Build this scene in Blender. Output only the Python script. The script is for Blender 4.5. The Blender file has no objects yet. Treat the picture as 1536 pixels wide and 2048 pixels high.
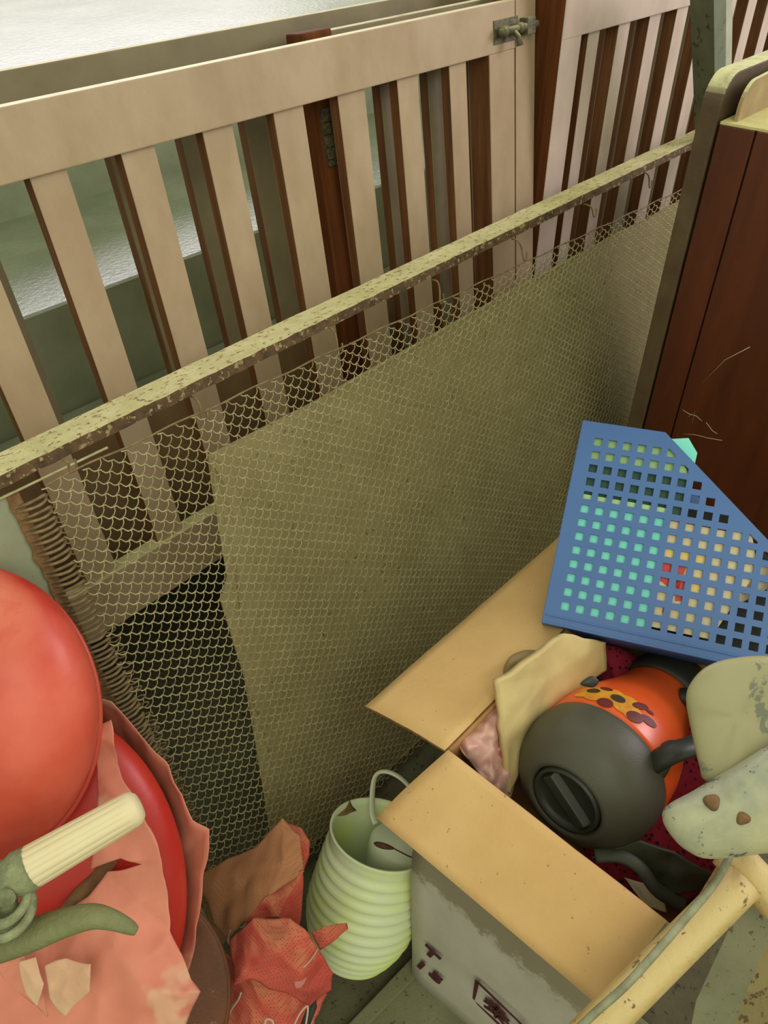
import bpy, bmesh, math, random
import numpy as np
from mathutils import Vector, Matrix, noise
random.seed(4)
SC = bpy.context.scene
COL = SC.collection
# ------------------------------------------------------------------ camera
M = np.array([[0.68554385, -0.48607692, 0.54199526],
              [-0.72785983, -0.44144316, 0.52473613],
              [-0.01580202, -0.7542262, -0.6564245]])   # columns: camera right, down, forward in the world
F = 1537.0
CH = 1.2                                               # camera height over the floor
cd = bpy.data.cameras.new('camera'); cam = bpy.data.objects.new('camera', cd); COL.objects.link(cam)
cd.sensor_width = 36.0; cd.sensor_fit = 'AUTO'; cd.lens = F / 2048 * 36.0; cd.clip_start = 0.02
cam.matrix_world = Matrix(((M[0][0], -M[0][1], -M[0][2], 0), (M[1][0], -M[1][1], -M[1][2], 0),
                           (M[2][0], -M[2][1], -M[2][2], CH), (0, 0, 0, 1)))
SC.camera = cam
SC.view_settings.view_transform = 'Standard'; SC.view_settings.look = 'None'
SC.view_settings.gamma = 1.0; SC.view_settings.exposure = 0.0
SC.view_settings.use_curve_mapping = False
# ------------------------------------------------------------------ light
wd = bpy.data.worlds.new('world'); SC.world = wd; wd.use_nodes = True
wd.node_tree.nodes['Background'].inputs[0].default_value = (0.96, 1.0, 0.80, 1)
wd.node_tree.nodes['Background'].inputs[1].default_value = 0.78
def area(name, loc, target, sx, sy, power, col):
    l = bpy.data.lights.new(name, 'AREA'); l.shape = 'RECTANGLE'; l.size = sx; l.size_y = sy
    l.energy = power; l.color = col
    o = bpy.data.objects.new(name, l); COL.objects.link(o); o.location = loc
    d = Vector(target) - Vector(loc); o.rotation_euler = d.to_track_quat('-Z', 'Y').to_euler()
    return o
area('behind_camera_light', (-0.9, -1.3, 2.7), (0.7, 0.6, 0.5), 1.8, 1.8, 27, (1.0, 0.97, 0.74))  # unseen broad soft daylight from above, behind the camera
area('far_window_light', (2.3, 4.6, 2.9), (1.0, 0.9, 0.6), 3.0, 1.4, 150, (0.98, 0.88, 1.0))
area('side_window_light', (2.9, -0.9, 1.9), (1.5, 0.8, 0.9), 1.0, 1.0, 36, (1.0, 0.86, 0.98))

# ------------------------------------------------------------------ helpers
def ray(x, y): return M @ np.array([(x - 768) / F, (y - 1024) / F, 1.0])
def P(x, y, t):
    r = ray(x, y) * t; return Vector((r[0], r[1], r[2] + CH))
def hit(x, y, nrm, pt):
    r = ray(x, y); nrm = np.array(nrm); pt = np.array(pt) - np.array([0, 0, CH])
    r = r * (nrm @ pt) / (nrm @ r); return Vector((r[0], r[1], r[2] + CH))
def hy(x, y, Y): return hit(x, y, (0, 1, 0), (0, Y, 0))
def hz(x, y, Z): return hit(x, y, (0, 0, 1), (0, 0, Z))
def hx(x, y, X): return hit(x, y, (1, 0, 0), (X, 0, 0))
def lin(c): return tuple(((v / 255) / 12.92 if v / 255 <= 0.04045 else ((v / 255 + 0.055) / 1.055) ** 2.4) for v in c) + (1,)

def mat(name, c1, c2=None, rough=0.7, scale=30, dist=0.0, bump=0.0, bscale=200, metal=0.0, stretch=None,
        dust=None, dustlo=0.45, dusthi=0.75, spots=None, spot_scale=60, spot_t=0.62, fac=(0.35, 0.65), coat=0.0, spec=0.5):
    m = bpy.data.materials.new(name); m.use_nodes = True
    nt = m.node_tree; N = nt.nodes; L = nt.links
    b = N['Principled BSDF']; b.inputs['Roughness'].default_value = rough; b.inputs['Metallic'].default_value = metal
    b.inputs['Specular IOR Level'].default_value = spec
    if coat: b.inputs['Coat Weight'].default_value = coat; b.inputs['Coat Roughness'].default_value = 0.2
    tc = N.new('ShaderNodeTexCoord'); vec = tc.outputs['Object']
    if stretch:
        mp = N.new('ShaderNodeMapping'); mp.inputs['Scale'].default_value = stretch
        L.new(vec, mp.inputs['Vector']); svec = mp.outputs[0]
    else: svec = vec
    def nz(sc, v, det=6, rg=0.6):
        n = N.new('ShaderNodeTexNoise'); n.inputs['Scale'].default_value = sc; n.inputs['Detail'].default_value = det
        n.inputs['Roughness'].default_value = rg; L.new(v, n.inputs['Vector']); return n.outputs['Fac']
    def ramp(f, a, bb):
        r = N.new('ShaderNodeMapRange'); r.inputs[1].default_value = a; r.inputs[2].default_value = bb
        L.new(f, r.inputs[0]); return r.outputs[0]
    def mix(f, a, bcol):
        x = N.new('ShaderNodeMix'); x.data_type = 'RGBA'; L.new(f, x.inputs[0])
        for k, v in ((6, a), (7, bcol)):
            if isinstance(v, tuple): x.inputs[k].default_value = v
            else: L.new(v, x.inputs[k])
        return x.outputs[2]
    col = lin(c1)
    if c2: col = mix(ramp(nz(scale, svec), *fac), lin(c1), lin(c2))
    if dust:
        g = N.new('ShaderNodeNewGeometry'); s = N.new('ShaderNodeSeparateXYZ'); L.new(g.outputs['Normal'], s.inputs[0])
        f1 = ramp(s.outputs[2], dustlo, dusthi)
        mm = N.new('ShaderNodeMath'); mm.operation = 'MULTIPLY'; L.new(f1, mm.inputs[0])
        L.new(ramp(nz(40, vec), 0.2, 0.5), mm.inputs[1]); col = mix(mm.outputs[0], col, lin(dust))
    if spots: col = mix(ramp(nz(spot_scale, vec, 4, 0.7), spot_t - 0.035, spot_t + 0.01), col, lin(spots))
    if isinstance(col, tuple): b.inputs['Base Color'].default_value = col
    else: L.new(col, b.inputs['Base Color'])
    if bump:
        bp = N.new('ShaderNodeBump'); bp.inputs['Strength'].default_value = bump; bp.inputs['Distance'].default_value = 0.002
        L.new(nz(bscale, svec, 4), bp.inputs['Height']); L.new(bp.outputs[0], b.inputs['Normal'])
    m['_'] = 1
    return m

CREAM = (206, 202, 150)
brownboard = mat('brown_dusty_board', (128, 104, 70), (112, 88, 56), 0.8, 10, bump=0.3, dust=(180, 168, 120))
paint = mat('gate_paint', (176, 154, 124), (162, 138, 106), 0.6, 9, bump=0.25, bscale=60, stretch=(1.6, 1, 0.8), dust=(200, 192, 140), dustlo=0.6, dusthi=0.8)
paint_light = mat('gate_paint_pale', (200, 182, 166), (184, 164, 148), 0.45, 9, bump=0.2, bscale=60, stretch=(1.6, 1, 0.8), dust=(200, 192, 140), dustlo=0.6, dusthi=0.8)
paint_back = mat('gate_paint_dull', (128, 118, 88), (112, 102, 74), 0.7, 10, bump=0.2, bscale=60, dust=(190, 180, 130), dustlo=0.6, dusthi=0.8)
sidewood = mat('bare_wood', (120, 76, 36), (88, 50, 22), 0.55, 12, bump=0.4, bscale=60, stretch=(8, 8, 0.5))
redwood = mat('red_stained_wood', (106, 60, 28), (80, 42, 18), 0.8, 9, spec=0.15, bump=0.2, bscale=60, stretch=(8, 8, 0.5))
wallm = mat('step_paint', (140, 146, 120), (118, 124, 98), 0.30, 6, bump=0.9, bscale=110)
riserm = mat('riser_paint', (150, 156, 128), (132, 138, 110), 0.6, 8, bump=0.5, bscale=50, dust=(160, 160, 110))
darkm = mat('wall_painted_shade', (18, 14, 10), (12, 9, 7), 0.9)  # near-black paint for the shade on the lower riser below the gate
floorm = mat('floor_concrete', (96, 92, 66), (76, 72, 50), 0.85, 12, bump=0.5, spots=(50, 48, 34), spot_scale=90)
boardg = mat('floor_board', (126, 124, 94), (108, 106, 78), 0.8, 14, bump=0.4, spots=(80, 74, 50), spot_scale=120, spot_t=0.64)
railm = mat('rail_dusty_paint', (118, 92, 58), (72, 52, 30), 0.8, 90, bump=0.6, dust=CREAM, dustlo=0.3, dusthi=0.55, spots=(134, 100, 56), spot_scale=130, spot_t=0.66)
railtop = mat('rail_top_paint', (208, 202, 148), (190, 182, 126), 0.75, 40, bump=0.5, spots=(140, 104, 62), spot_scale=110, spot_t=0.6)
railedge = mat('rail_rust_edge', (104, 78, 46), (66, 48, 28), 0.85, 50, bump=0.8, spots=(150, 134, 90), spot_scale=120, spot_t=0.6)
endpaint = mat('end_bar_paint', (142, 146, 118), (128, 134, 106), 0.6, 20, spots=(104, 80, 50), spot_scale=50, spot_t=0.68)
wirem = mat('mesh_wire', (184, 176, 130), (150, 142, 98), 0.6, 60, metal=0.15, bump=0.3)
springm = mat('rusty_spring', (142, 122, 82), (104, 84, 54), 0.8, 90, bump=0.5)
tanb = mat('tan_sheet', (158, 146, 102), (142, 130, 88), 0.95, 8, bump=0.4, bscale=90, spots=(112, 98, 64), spot_scale=90, spot_t=0.66)
cabm = mat('cabinet_varnish', (92, 44, 22), (76, 36, 18), 0.38, 7, bump=0.1, stretch=(4, 4, 0.7))
cabgrey = mat('cabinet_worn_edge', (92, 76, 50), (78, 60, 38), 0.6, 14, dust=CREAM, dustlo=0.35, dusthi=0.7, bump=0.2)
dusty = mat('dust_top', (206, 198, 134), (192, 182, 118), 0.95, 30, bump=0.4)
lipm = mat('lip_board', (168, 146, 104), (146, 124, 84), 0.8, 20, dust=CREAM)
pole_m = mat('pole_paint', (108, 114, 88), (94, 100, 76), 0.6, 20, spots=(70, 60, 36), spot_scale=50)
pole_l = mat('pole_pale', (178, 180, 158), (160, 164, 140), 0.6, 20)
bluem = mat('blue_plastic', (70, 110, 170), (62, 100, 160), 0.42, 5, bump=0.05)
teal = mat('turquoise_card', (140, 238, 226), (130, 230, 216), 0.6, 5)
creamp = mat('cream_paper', (232, 218, 180), (222, 206, 166), 0.8, 20)
redp = mat('red_print', (206, 62, 56), None, 0.5)
yelp = mat('yellow_print', (236, 206, 126), None, 0.5)
kraft = mat('kraft_board', (216, 178, 120), (204, 164, 106), 0.85, 8, bump=0.25, spots=(150, 112, 62), spot_scale=120, spot_t=0.7)
kraftin = mat('kraft_inside', (186, 140, 86), (160, 116, 70), 0.9, 12, bump=0.3)
kraftedge = mat('kraft_torn_edge', (150, 106, 58), (110, 72, 38), 0.95, 80, bump=0.8)
boxwhite = mat('box_white_print', (190, 186, 170), (174, 168, 150), 0.6, 9, bump=0.15)
boxdirt = mat('box_dirt', (124, 116, 84), (98, 90, 64), 0.9, 60, bump=0.5)
inkm = mat('maroon_ink', (72, 22, 26), None, 0.7)
orange = mat('orange_enamel', (232, 96, 36), (224, 86, 32), 0.3, 6, spots=(240, 150, 80), spot_scale=60, spot_t=0.75)
darkpl = mat('charcoal_plastic', (82, 80, 64), (74, 72, 58), 0.5, 8, bump=0.15, bscale=400, spots=(150, 146, 120), spot_scale=260, spot_t=0.76)
blackpl = mat('black_plastic', (52, 52, 42), (44, 44, 36), 0.5, 8)
yflower = mat('flower_yellow', (226, 162, 36), (206, 130, 24), 0.5, 90)
burg = mat('leaf_burgundy', (112, 34, 22), (94, 26, 18), 0.5, 60)
pinkbag = mat('pink_bag_film', (220, 176, 162), (200, 148, 138), 0.4, 20, bump=0.3, spots=(188, 90, 92), spot_scale=22, spot_t=0.62)
envm = mat('cream_envelope', (214, 192, 134), (196, 172, 116), 0.7, 8, bump=0.3, bscale=60)
olivepl = mat('olive_translucent', (150, 128, 84), (130, 110, 70), 0.4, 8)
leop = mat('leopard_cloth', (160, 32, 56), None, 0.9, bump=0.3)
strapm = mat('black_strap', (74, 78, 62), (60, 62, 50), 0.6, 20, bump=0.3, spots=(140, 140, 110), spot_scale=200, spot_t=0.77)
shellm = mat('grey_green_plastic', (156, 150, 110), (144, 138, 98), 0.5, 6, bump=0.1, spots=(108, 112, 90), spot_scale=28, spot_t=0.66)
nosem = mat('worn_pale_plastic', (184, 180, 138), (146, 150, 126), 0.5, 16, bump=0.2, spots=(84, 92, 84), spot_scale=45, spot_t=0.63)
rustm = mat('rust', (132, 100, 62), (104, 76, 46), 0.9, 90, bump=0.9)
tubem = mat('cream_rusty_tube', (196, 172, 112), (180, 154, 96), 0.55, 40, bump=0.4, spots=(112, 88, 54), spot_scale=70, spot_t=0.66, dust=(206, 182, 124))
rodm = mat('grey_rod', (150, 150, 118), (116, 116, 88), 0.5, 60, bump=0.3)
redpl = mat('red_enamel', (190, 44, 34), (216, 100, 76), 0.42, 4, fac=(0.42, 0.66), bump=0.05, dust=(222, 138, 104), dustlo=0.7, dusthi=1.15)
redpl2 = mat('red_enamel_dusty', (198, 52, 38), (186, 40, 30), 0.4, 10, bump=0.1, spots=(206, 110, 84), spot_scale=40, spot_t=0.7)
pinkpap = mat('pink_paper', (216, 138, 114), (202, 120, 98), 0.8, 6, bump=0.6, bscale=30, spots=(208, 156, 126), spot_scale=7, spot_t=0.62)
gripm = mat('cream_grip', (226, 212, 172), (216, 200, 156), 0.5, 8)
verdi = mat('corroded_metal', (148, 152, 110), (96, 104, 76), 0.85, 60, bump=1.0, spots=(128, 96, 54), spot_scale=50, spot_t=0.62)
leverm = mat('green_lever', (124, 128, 84), (108, 106, 66), 0.7, 30, bump=0.7, spots=(150, 110, 60), spot_scale=60, spot_t=0.64)
stoolm = mat('brown_stool_top', (116, 66, 32), (92, 50, 24), 0.5, 12, bump=0.3, spots=(120, 92, 58), spot_scale=60, spot_t=0.66)
bagm = mat('red_nonwoven', (206, 96, 78), (190, 68, 58), 0.9, 12, dust=(200, 136, 96), dustlo=0.6, dusthi=1.2)
bagdust = mat('dusty_nonwoven', (188, 130, 92), (174, 120, 84), 0.9, 10)
whitep = mat('white_print', (196, 170, 150), None, 0.7)
blackprint = mat('black_print', (40, 44, 34), None, 0.7)
bucketm = mat('bucket_plastic', (216, 226, 186), (220, 236, 150), 0.45, 7, fac=(0.42, 0.58), spots=(176, 180, 130), spot_scale=60, spot_t=0.7)
bucketin = mat('white_container', (216, 224, 196), (204, 212, 182), 0.4, 8)
pinkdot = mat('pink_sticker', (238, 84, 150), None, 0.6)
boltm = mat('bolt_steel', (112, 108, 80), (80, 76, 56), 0.6, 80, metal=0.3, bump=0.6, dust=(170, 166, 120))
tealm2 = mat('green_glass_card', (96, 158, 120), None, 0.5)
pupam = mat('brown_debris', (96, 56, 28), (60, 34, 18), 0.8, 200)
# leopard and non-woven patterns
def add_dots(m, sc, col, t, randomness):
    nt = m.node_tree; b = nt.nodes['Principled BSDF']; v = nt.nodes.new('ShaderNodeTexVoronoi')
    v.inputs['Scale'].default_value = sc; v.inputs['Randomness'].default_value = randomness
    tc = nt.nodes.new('ShaderNodeTexCoord'); nt.links.new(tc.outputs['Object'], v.inputs['Vector'])
    r = nt.nodes.new('ShaderNodeMapRange'); r.inputs[1].default_value = t; r.inputs[2].default_value = t * 0.6
    nt.links.new(v.outputs['Distance'], r.inputs[0])
    x = nt.nodes.new('ShaderNodeMix'); x.data_type = 'RGBA'; nt.links.new(r.outputs[0], x.inputs[0])
    if b.inputs['Base Color'].links: nt.links.new(b.inputs['Base Color'].links[0].from_socket, x.inputs[6])
    else: x.inputs[6].default_value = b.inputs['Base Color'].default_value
    x.inputs[7].default_value = lin(col); nt.links.new(x.outputs[2], b.inputs['Base Color'])
add_dots(leop, 130, (46, 14, 20), 0.36, 0.8)
add_dots(bagm, 360, (150, 40, 40), 0.30, 0.0)
add_dots(bagdust, 420, (156, 84, 54), 0.30, 0.0)

def link(name, me, m, parent=None):
    o = bpy.data.objects.new(name, me); COL.objects.link(o)
    for k in (m if isinstance(m, (list, tuple)) else [m]): me.materials.append(k)
    if parent: o.parent = parent
    return o
def tag(o, label, cat, group=None):
    o['label'] = label; o['category'] = cat
    if group: o['group'] = group
    return o
def empty(name, loc=(0, 0, 0), rot=(0, 0, 0)):
    o = bpy.data.objects.new(name, None); COL.objects.link(o); o.location = loc; o.rotation_euler = rot; o.empty_display_size = 0.05
    bpy.context.view_layer.update(); return o
def finish(bm, name, m, parent=None, smooth=False, world=False, bevel=0):
    bmesh.ops.recalc_face_normals(bm, faces=bm.faces)
    if bevel: bmesh.ops.bevel(bm, geom=list(bm.edges), offset=bevel, segments=2, affect='EDGES', profile=0.6)
    if smooth:
        for f in bm.faces: f.smooth = True
    me = bpy.data.meshes.new(name); bm.to_mesh(me); bm.free()
    if world and parent:
        bpy.context.view_layer.update()
        me.transform(parent.matrix_world.inverted())
    return link(name, me, m, parent)
def box_bm(x0, x1, y0, y1, z0, z1, bm=None, side=None):
    bm = bm or bmesh.new()
    vs = [bm.verts.new((x, y, z)) for x in (x0, x1) for y in (y0, y1) for z in (z0, z1)]
    fs = [(0, 1, 3, 2), (4, 6, 7, 5), (0, 4, 5, 1), (2, 3, 7, 6), (0, 2, 6, 4), (1, 5, 7, 3)]
    for i, f in enumerate(fs):
        fc = bm.faces.new([vs[k] for k in f])
        if side is not None and i in (0, 1): fc.material_index = side
    return bm
def hexa(pts, bm=None):   # pts: 4 front corners then 4 back corners
    bm = bm or bmesh.new(); v = [bm.verts.new(p) for p in pts]
    for f in ((0, 1, 2, 3), (7, 6, 5, 4), (0, 4, 5, 1), (1, 5, 6, 2), (2, 6, 7, 3), (3, 7, 4, 0)): bm.faces.new([v[k] for k in f])
    return bm
def slab(pts, th, m, name, parent=None, bevel=0, world=True, sub=0):   # polygon with thickness vector
    bm = bmesh.new(); a = [bm.verts.new(p) for p in pts]; b = [bm.verts.new(Vector(p) + Vector(th)) for p in pts]
    n = len(pts); bm.faces.new(a); bm.faces.new(b[::-1])
    for i in range(n): bm.faces.new((a[i], b[i], b[(i + 1) % n], a[(i + 1) % n]))
    return finish(bm, name, m, parent, world=world, bevel=bevel)
def tube_bm(pts, r, seg=12, bm=None, closed=False, cap=True, flat=1.0, up=None):
    bm = bm or bmesh.new(); pts = [Vector(p) for p in pts]; n = len(pts)
    rs = r if isinstance(r, (list, tuple)) else [r] * n
    rings = []; prev = None
    for i, p in enumerate(pts):
        t = (pts[(i + 1) % n] - pts[i - 1]) if closed else (pts[min(i + 1, n - 1)] - pts[max(i - 1, 0)])
        t.normalize()
        ref = prev if prev is not None else (Vector(up) if up else (Vector((0, 0, 1)) if abs(t.z) < 0.9 else Vector((1, 0, 0))))
        a = (ref - t * ref.dot(t)).normalized(); prev = a; b = t.cross(a)
        rings.append([bm.verts.new(p + a * math.cos(2 * math.pi * k / seg) * rs[i] * flat + b * math.sin(2 * math.pi * k / seg) * rs[i]) for k in range(seg)])
    for i in range(n if closed else n - 1):
        A, B = rings[i], rings[(i + 1) % n]
        for k in range(seg): bm.faces.new((A[k], A[(k + 1) % seg], B[(k + 1) % seg], B[k]))
    if cap and not closed: bm.faces.new(rings[0][::-1]); bm.faces.new(rings[-1])
    return bm
def tube(name, pts, r, m, parent=None, seg=12, world=True, **k):
    return finish(tube_bm(pts, r, seg, **k), name, m, parent, smooth=True, world=world)
def spline(pts, n=6):
    pts = [Vector(p) for p in pts]; out = []
    for i in range(len(pts) - 1):
        p0, p1, p2, p3 = pts[max(i - 1, 0)], pts[i], pts[i + 1], pts[min(i + 2, len(pts) - 1)]
        for k in range(n):
            t = k / n
            out.append(0.5 * ((2 * p1) + (p2 - p0) * t + (2 * p0 - 5 * p1 + 4 * p2 - p3) * t * t + (3 * p1 - p0 - 3 * p2 + p3) * t ** 3))
    return out + [pts[-1]]
def frame(axis, up=(0, 0, 1)):
    a = Vector(axis).normalized(); u = Vector(up); x = u.cross(a).normalized(); y = a.cross(x)
    return x, y, a
def lathe_bm(prof, org, axis, seg=48, bm=None, flute=None, up=(0, 0, 1), mats=None):
    bm = bm or bmesh.new(); x, y, a = frame(axis, up); rings = []
    for (r, h) in prof:
        ring = []
        for k in range(seg):
            ph = 2 * math.pi * k / seg; rr = r * (flute(ph, h) if flute else 1)
            ring.append(bm.verts.new(Vector(org) + a * h + x * rr * math.cos(ph) + y * rr * math.sin(ph)))
        rings.append(ring)
    for i in range(len(rings) - 1):
        for k in range(seg):
            f = bm.faces.new((rings[i][k], rings[i][(k + 1) % seg], rings[i + 1][(k + 1) % seg], rings[i + 1][k]))
            if mats: f.material_index = mats[i]
    if prof[0][0] > 1e-4: bm.faces.new(rings[0][::-1])
    if prof[-1][0] > 1e-4: bm.faces.new(rings[-1])
    bmesh.ops.remove_doubles(bm, verts=bm.verts, dist=1e-5)
    return bm
TOCAM = Vector((0, 0, CH))
def closed_outline(px, n=5):
    """smooth closed curve through 3D points"""
    pts = [Vector(p) for p in px]; N_ = len(pts); out = []
    for i in range(N_):
        p0, p1, p2, p3 = pts[i - 1], pts[i], pts[(i + 1) % N_], pts[(i + 2) % N_]
        for k in range(n):
            t = k / n
            out.append(0.5 * ((2 * p1) + (p2 - p0) * t + (2 * p0 - 5 * p1 + 4 * p2 - p3) * t * t + (3 * p1 - p0 - 3 * p2 + p3) * t ** 3))
    return out
def cushion(name, outline, m, parent, H, back=0.01, p=2.0, rings=10, amp=0.0, nsc=20, smooth_n=5, normal=None, centre=None):
    """a solid whose rim is the outline, bulging by H toward the viewer's side and by back on the other"""
    o = closed_outline(outline, smooth_n) if smooth_n > 1 else [Vector(q) for q in outline]
    c = Vector(centre) if centre is not None else sum(o, Vector()) / len(o)
    nrm = Vector(normal).normalized() if normal else (TOCAM - c).normalized()
    bm = bmesh.new(); n = len(o)
    rim = [bm.verts.new(q) for q in o]
    for sgn, hh in ((1, H), (-1, back)):
        prev = rim
        for k in range(1, rings):
            r = math.cos(0.5 * math.pi * k / rings)
            hgt = hh * (max(0, 1 - r ** p)) ** (1 / p)
            cur = []
            for q in o:
                w = c + (q - c) * r + nrm * sgn * hgt
                if amp: w += nrm * sgn * amp * (noise.noise(w * nsc) + 0.5 * noise.noise(w * nsc * 2.3)) * min(1, k / 2)
                cur.append(bm.verts.new(w))
            for i in range(n): bm.faces.new((prev[i], prev[(i + 1) % n], cur[(i + 1) % n], cur[i]))
            prev = cur
        cv = bm.verts.new(c + nrm * sgn * hh)
        for i in range(n): bm.faces.new((prev[i], prev[(i + 1) % n], cv))
    return finish(bm, name, m, parent, smooth=True, world=True)
def cloth(name, pts, tris, m, parent, cuts=3, amp=0.003, nsc=40, th=0.0012, smooth=True, ridge=0.0):
    bm = bmesh.new(); v = {k: bm.verts.new(P(*q)) for k, q in pts.items()}
    for t in tris: bm.faces.new([v[k] for k in t])
    bmesh.ops.triangulate(bm, faces=bm.faces)
    for _ in range(cuts):
        bmesh.ops.subdivide_edges(bm, edges=bm.edges, cuts=1, use_grid_fill=True)
        if _ == 1: bmesh.ops.smooth_vert(bm, verts=[q for q in bm.verts if not q.is_boundary], factor=0.4, use_axis_x=True, use_axis_y=True, use_axis_z=True)
    for q in bm.verts:
        n_ = noise.noise(q.co * nsc) + 0.5 * noise.noise(q.co * nsc * 2.1)
        rdg = (0.35 - abs(noise.noise(q.co * nsc * 0.8 + Vector((5, 3, 1))))) if ridge else 0
        q.co += (TOCAM - q.co).normalized() * (amp * n_ + ridge * rdg) + noise.noise_vector(q.co * 45) * min(amp, .003)
    bmesh.ops.recalc_face_normals(bm, faces=bm.faces)
    if smooth:
        for f in bm.faces: f.smooth = True
    me = bpy.data.meshes.new(name); bm.to_mesh(me); bm.free()
    if parent: me.transform(parent.matrix_world.inverted())
    o = link(name, me, m, parent)
    s = o.modifiers.new('thickness', 'SOLIDIFY'); s.thickness = th
    return o

# ------------------------------------------------------------------ structure
fl = finish(box_bm(-3, 5, -3, 1.15, -0.1, 0.0), 'floor', floorm); fl['kind'] = 'structure'
# stepped masonry at the back (profile in y,z, extruded along x)
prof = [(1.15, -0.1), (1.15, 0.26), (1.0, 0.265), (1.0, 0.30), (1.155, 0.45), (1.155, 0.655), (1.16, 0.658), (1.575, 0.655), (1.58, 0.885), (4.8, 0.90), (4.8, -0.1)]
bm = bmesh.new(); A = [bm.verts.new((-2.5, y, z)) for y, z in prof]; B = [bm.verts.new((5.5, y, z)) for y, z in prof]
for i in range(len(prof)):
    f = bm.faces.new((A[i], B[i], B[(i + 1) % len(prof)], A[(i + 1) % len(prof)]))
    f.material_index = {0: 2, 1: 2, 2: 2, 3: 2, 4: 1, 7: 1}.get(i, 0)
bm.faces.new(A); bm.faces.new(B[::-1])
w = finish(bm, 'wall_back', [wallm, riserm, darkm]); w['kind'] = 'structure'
# glossy lower tread seen under the bed rail
t_ = finish(box_bm(-2.5, 5.5, 0.93, 1.15, 0.40, 0.478), 'trim_1', wallm); t_['kind'] = 'structure'

# ------------------------------------------------------------------ gates
PIV = (0, .82, CH - .25); TH_A = math.radians(6.9)
def gate(name, label, x0, x1, ptn, th, wtop, wbot, slats, m, stiles=(), rail_d=0.024, slat_d=0.018, rec=0.006, group=None, railh=0.066, bevel=0.0015, bot=True, top_m=None, wext=0.0):
    """ptn: a point on the front plane; the frame leans back by th about the long axis"""
    root = empty(name, ptn, (-th, 0, 0)); X0 = ptn[0]
    root.rotation_euler = (-th, 0, 0); bpy.context.view_layer.update()
    tag(root, label, 'gate', group)
    mm = [m, sidewood]
    finish(box_bm(x0 - X0, x1 - X0, 0, rail_d, wtop - railh, wtop, side=1), 'top_rail', mm, root, bevel=bevel)
    if bot: finish(box_bm(x0 - X0, x1 - X0, 0, rail_d, wbot, wbot + (railh * 1.2 if bot is True else bot), side=1), 'bottom_rail', mm if bot is True else [brownboard, sidewood], root, bevel=bevel)
    for (a, b) in slats:
        finish(box_bm(a - X0, b - X0, rec, rec + slat_d, wbot + railh, wtop - railh + 0.004, side=1), 'slat', mm, root, bevel=0.001)
    for (a, b, dd, mt) in stiles:
        finish(box_bm(a - X0, b - X0, 0.001, dd, wbot - wext, wtop - railh, side=1), 'stile', [mt, sidewood], root, bevel=bevel)
    return root
slA = [(.343 - .1095 * 3, .384 - .1095 * 3), (.343 - .219, .386 - .219), (.234, .277), (.343, .384), (.450, .493), (.560, .604), (.669, .719), (.781, .832), (.898, .942), (1.013, 1.053)]
gA = gate('wooden_gate', 'pale painted wooden slatted gate with a barrel bolt, leaning in front of the other gates', -.25, 1.171, PIV, TH_A, .065, -.56, slA, paint,
          stiles=[(1.105, 1.171, .045, paint)])
n_ = Vector((0, math.cos(TH_A), -math.sin(TH_A)))
slB = [(.592 - .104 * k, .630 - .104 * k) for k in range(-2, 6)]
gB = gate('wooden_gate', 'dull brown slatted gate at the very back, long top rail against the steps', -.35, 1.27, tuple(Vector(PIV) + n_ * .10), TH_A, .087, -.55, slB, paint_back, railh=0.09, bot=.21)
slC = [(.908, .941), (1.014, 1.056), (1.126, 1.158)]
gC = gate('wooden_gate', 'slatted gate squeezed between two gates, with a broken reddish stile end', .772, 1.27, tuple(Vector(PIV) + n_ * .045), TH_A, .069, -.55, slC, paint_back)
finish(box_bm(.764, .818, -.003, .03, -.56, .072, side=0), 'stile', [redwood], gC, bevel=0.003)
bm = bmesh.new()
for k in range(9):
    z = -.02 - k * .008; box_bm(.776 + random.uniform(0, .002), .800, -.0065, -.002, z - .0085, z + .001, bm)
o = finish(bm, 'lock_slot', mat('rotten_slot', (40, 42, 26), (92, 84, 52), 0.9, 200, bump=1.0), gC); o['label'] = 'rotten dark lock slot'
# post next to gate A
pr = empty('wooden_post', PIV, (-TH_A, 0, 0)); tag(pr, 'tall pale post receiving the bolt, beside the gate stile', 'post')
finish(box_bm(1.173, 1.226, 0, .045, -.72, .75, side=1), 'post_body', [paint, sidewood], pr, bevel=0.001)
# gate D (right)
D_Y = .776
xs = [(1.327, 1.362), (1.425, 1.464), (1.534, 1.576), (1.639, 1.684), (1.751, 1.798)]
xs += [(1.751 + .11 * k, 1.796 + .11 * k) for k in range(1, 8)]
gD = gate('wooden_gate', 'pinkish white slatted gate at the right, standing upright on a dark stile', 1.24, 2.75, (0, D_Y, CH - .2445), 0, .09, -.72, xs, paint_light,
          stiles=[], slat_d=.026, railh=0.09)
finish(box_bm(1.238, 1.296, 0.0005, .085, -.86, .40, side=1), 'stile', [paint_light, redwood], gD, bevel=0.0015)
slG = [(1.30 + .107 * k, 1.345 + .107 * k) for k in range(0, 14)]
gG = gate('wooden_gate', 'dull grey slatted gate hidden behind the pinkish white gate', 1.30, 2.9, (0, D_Y + .075, CH - .2445), 0, .08, -.72, slG, paint_back, railh=0.08)
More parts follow.
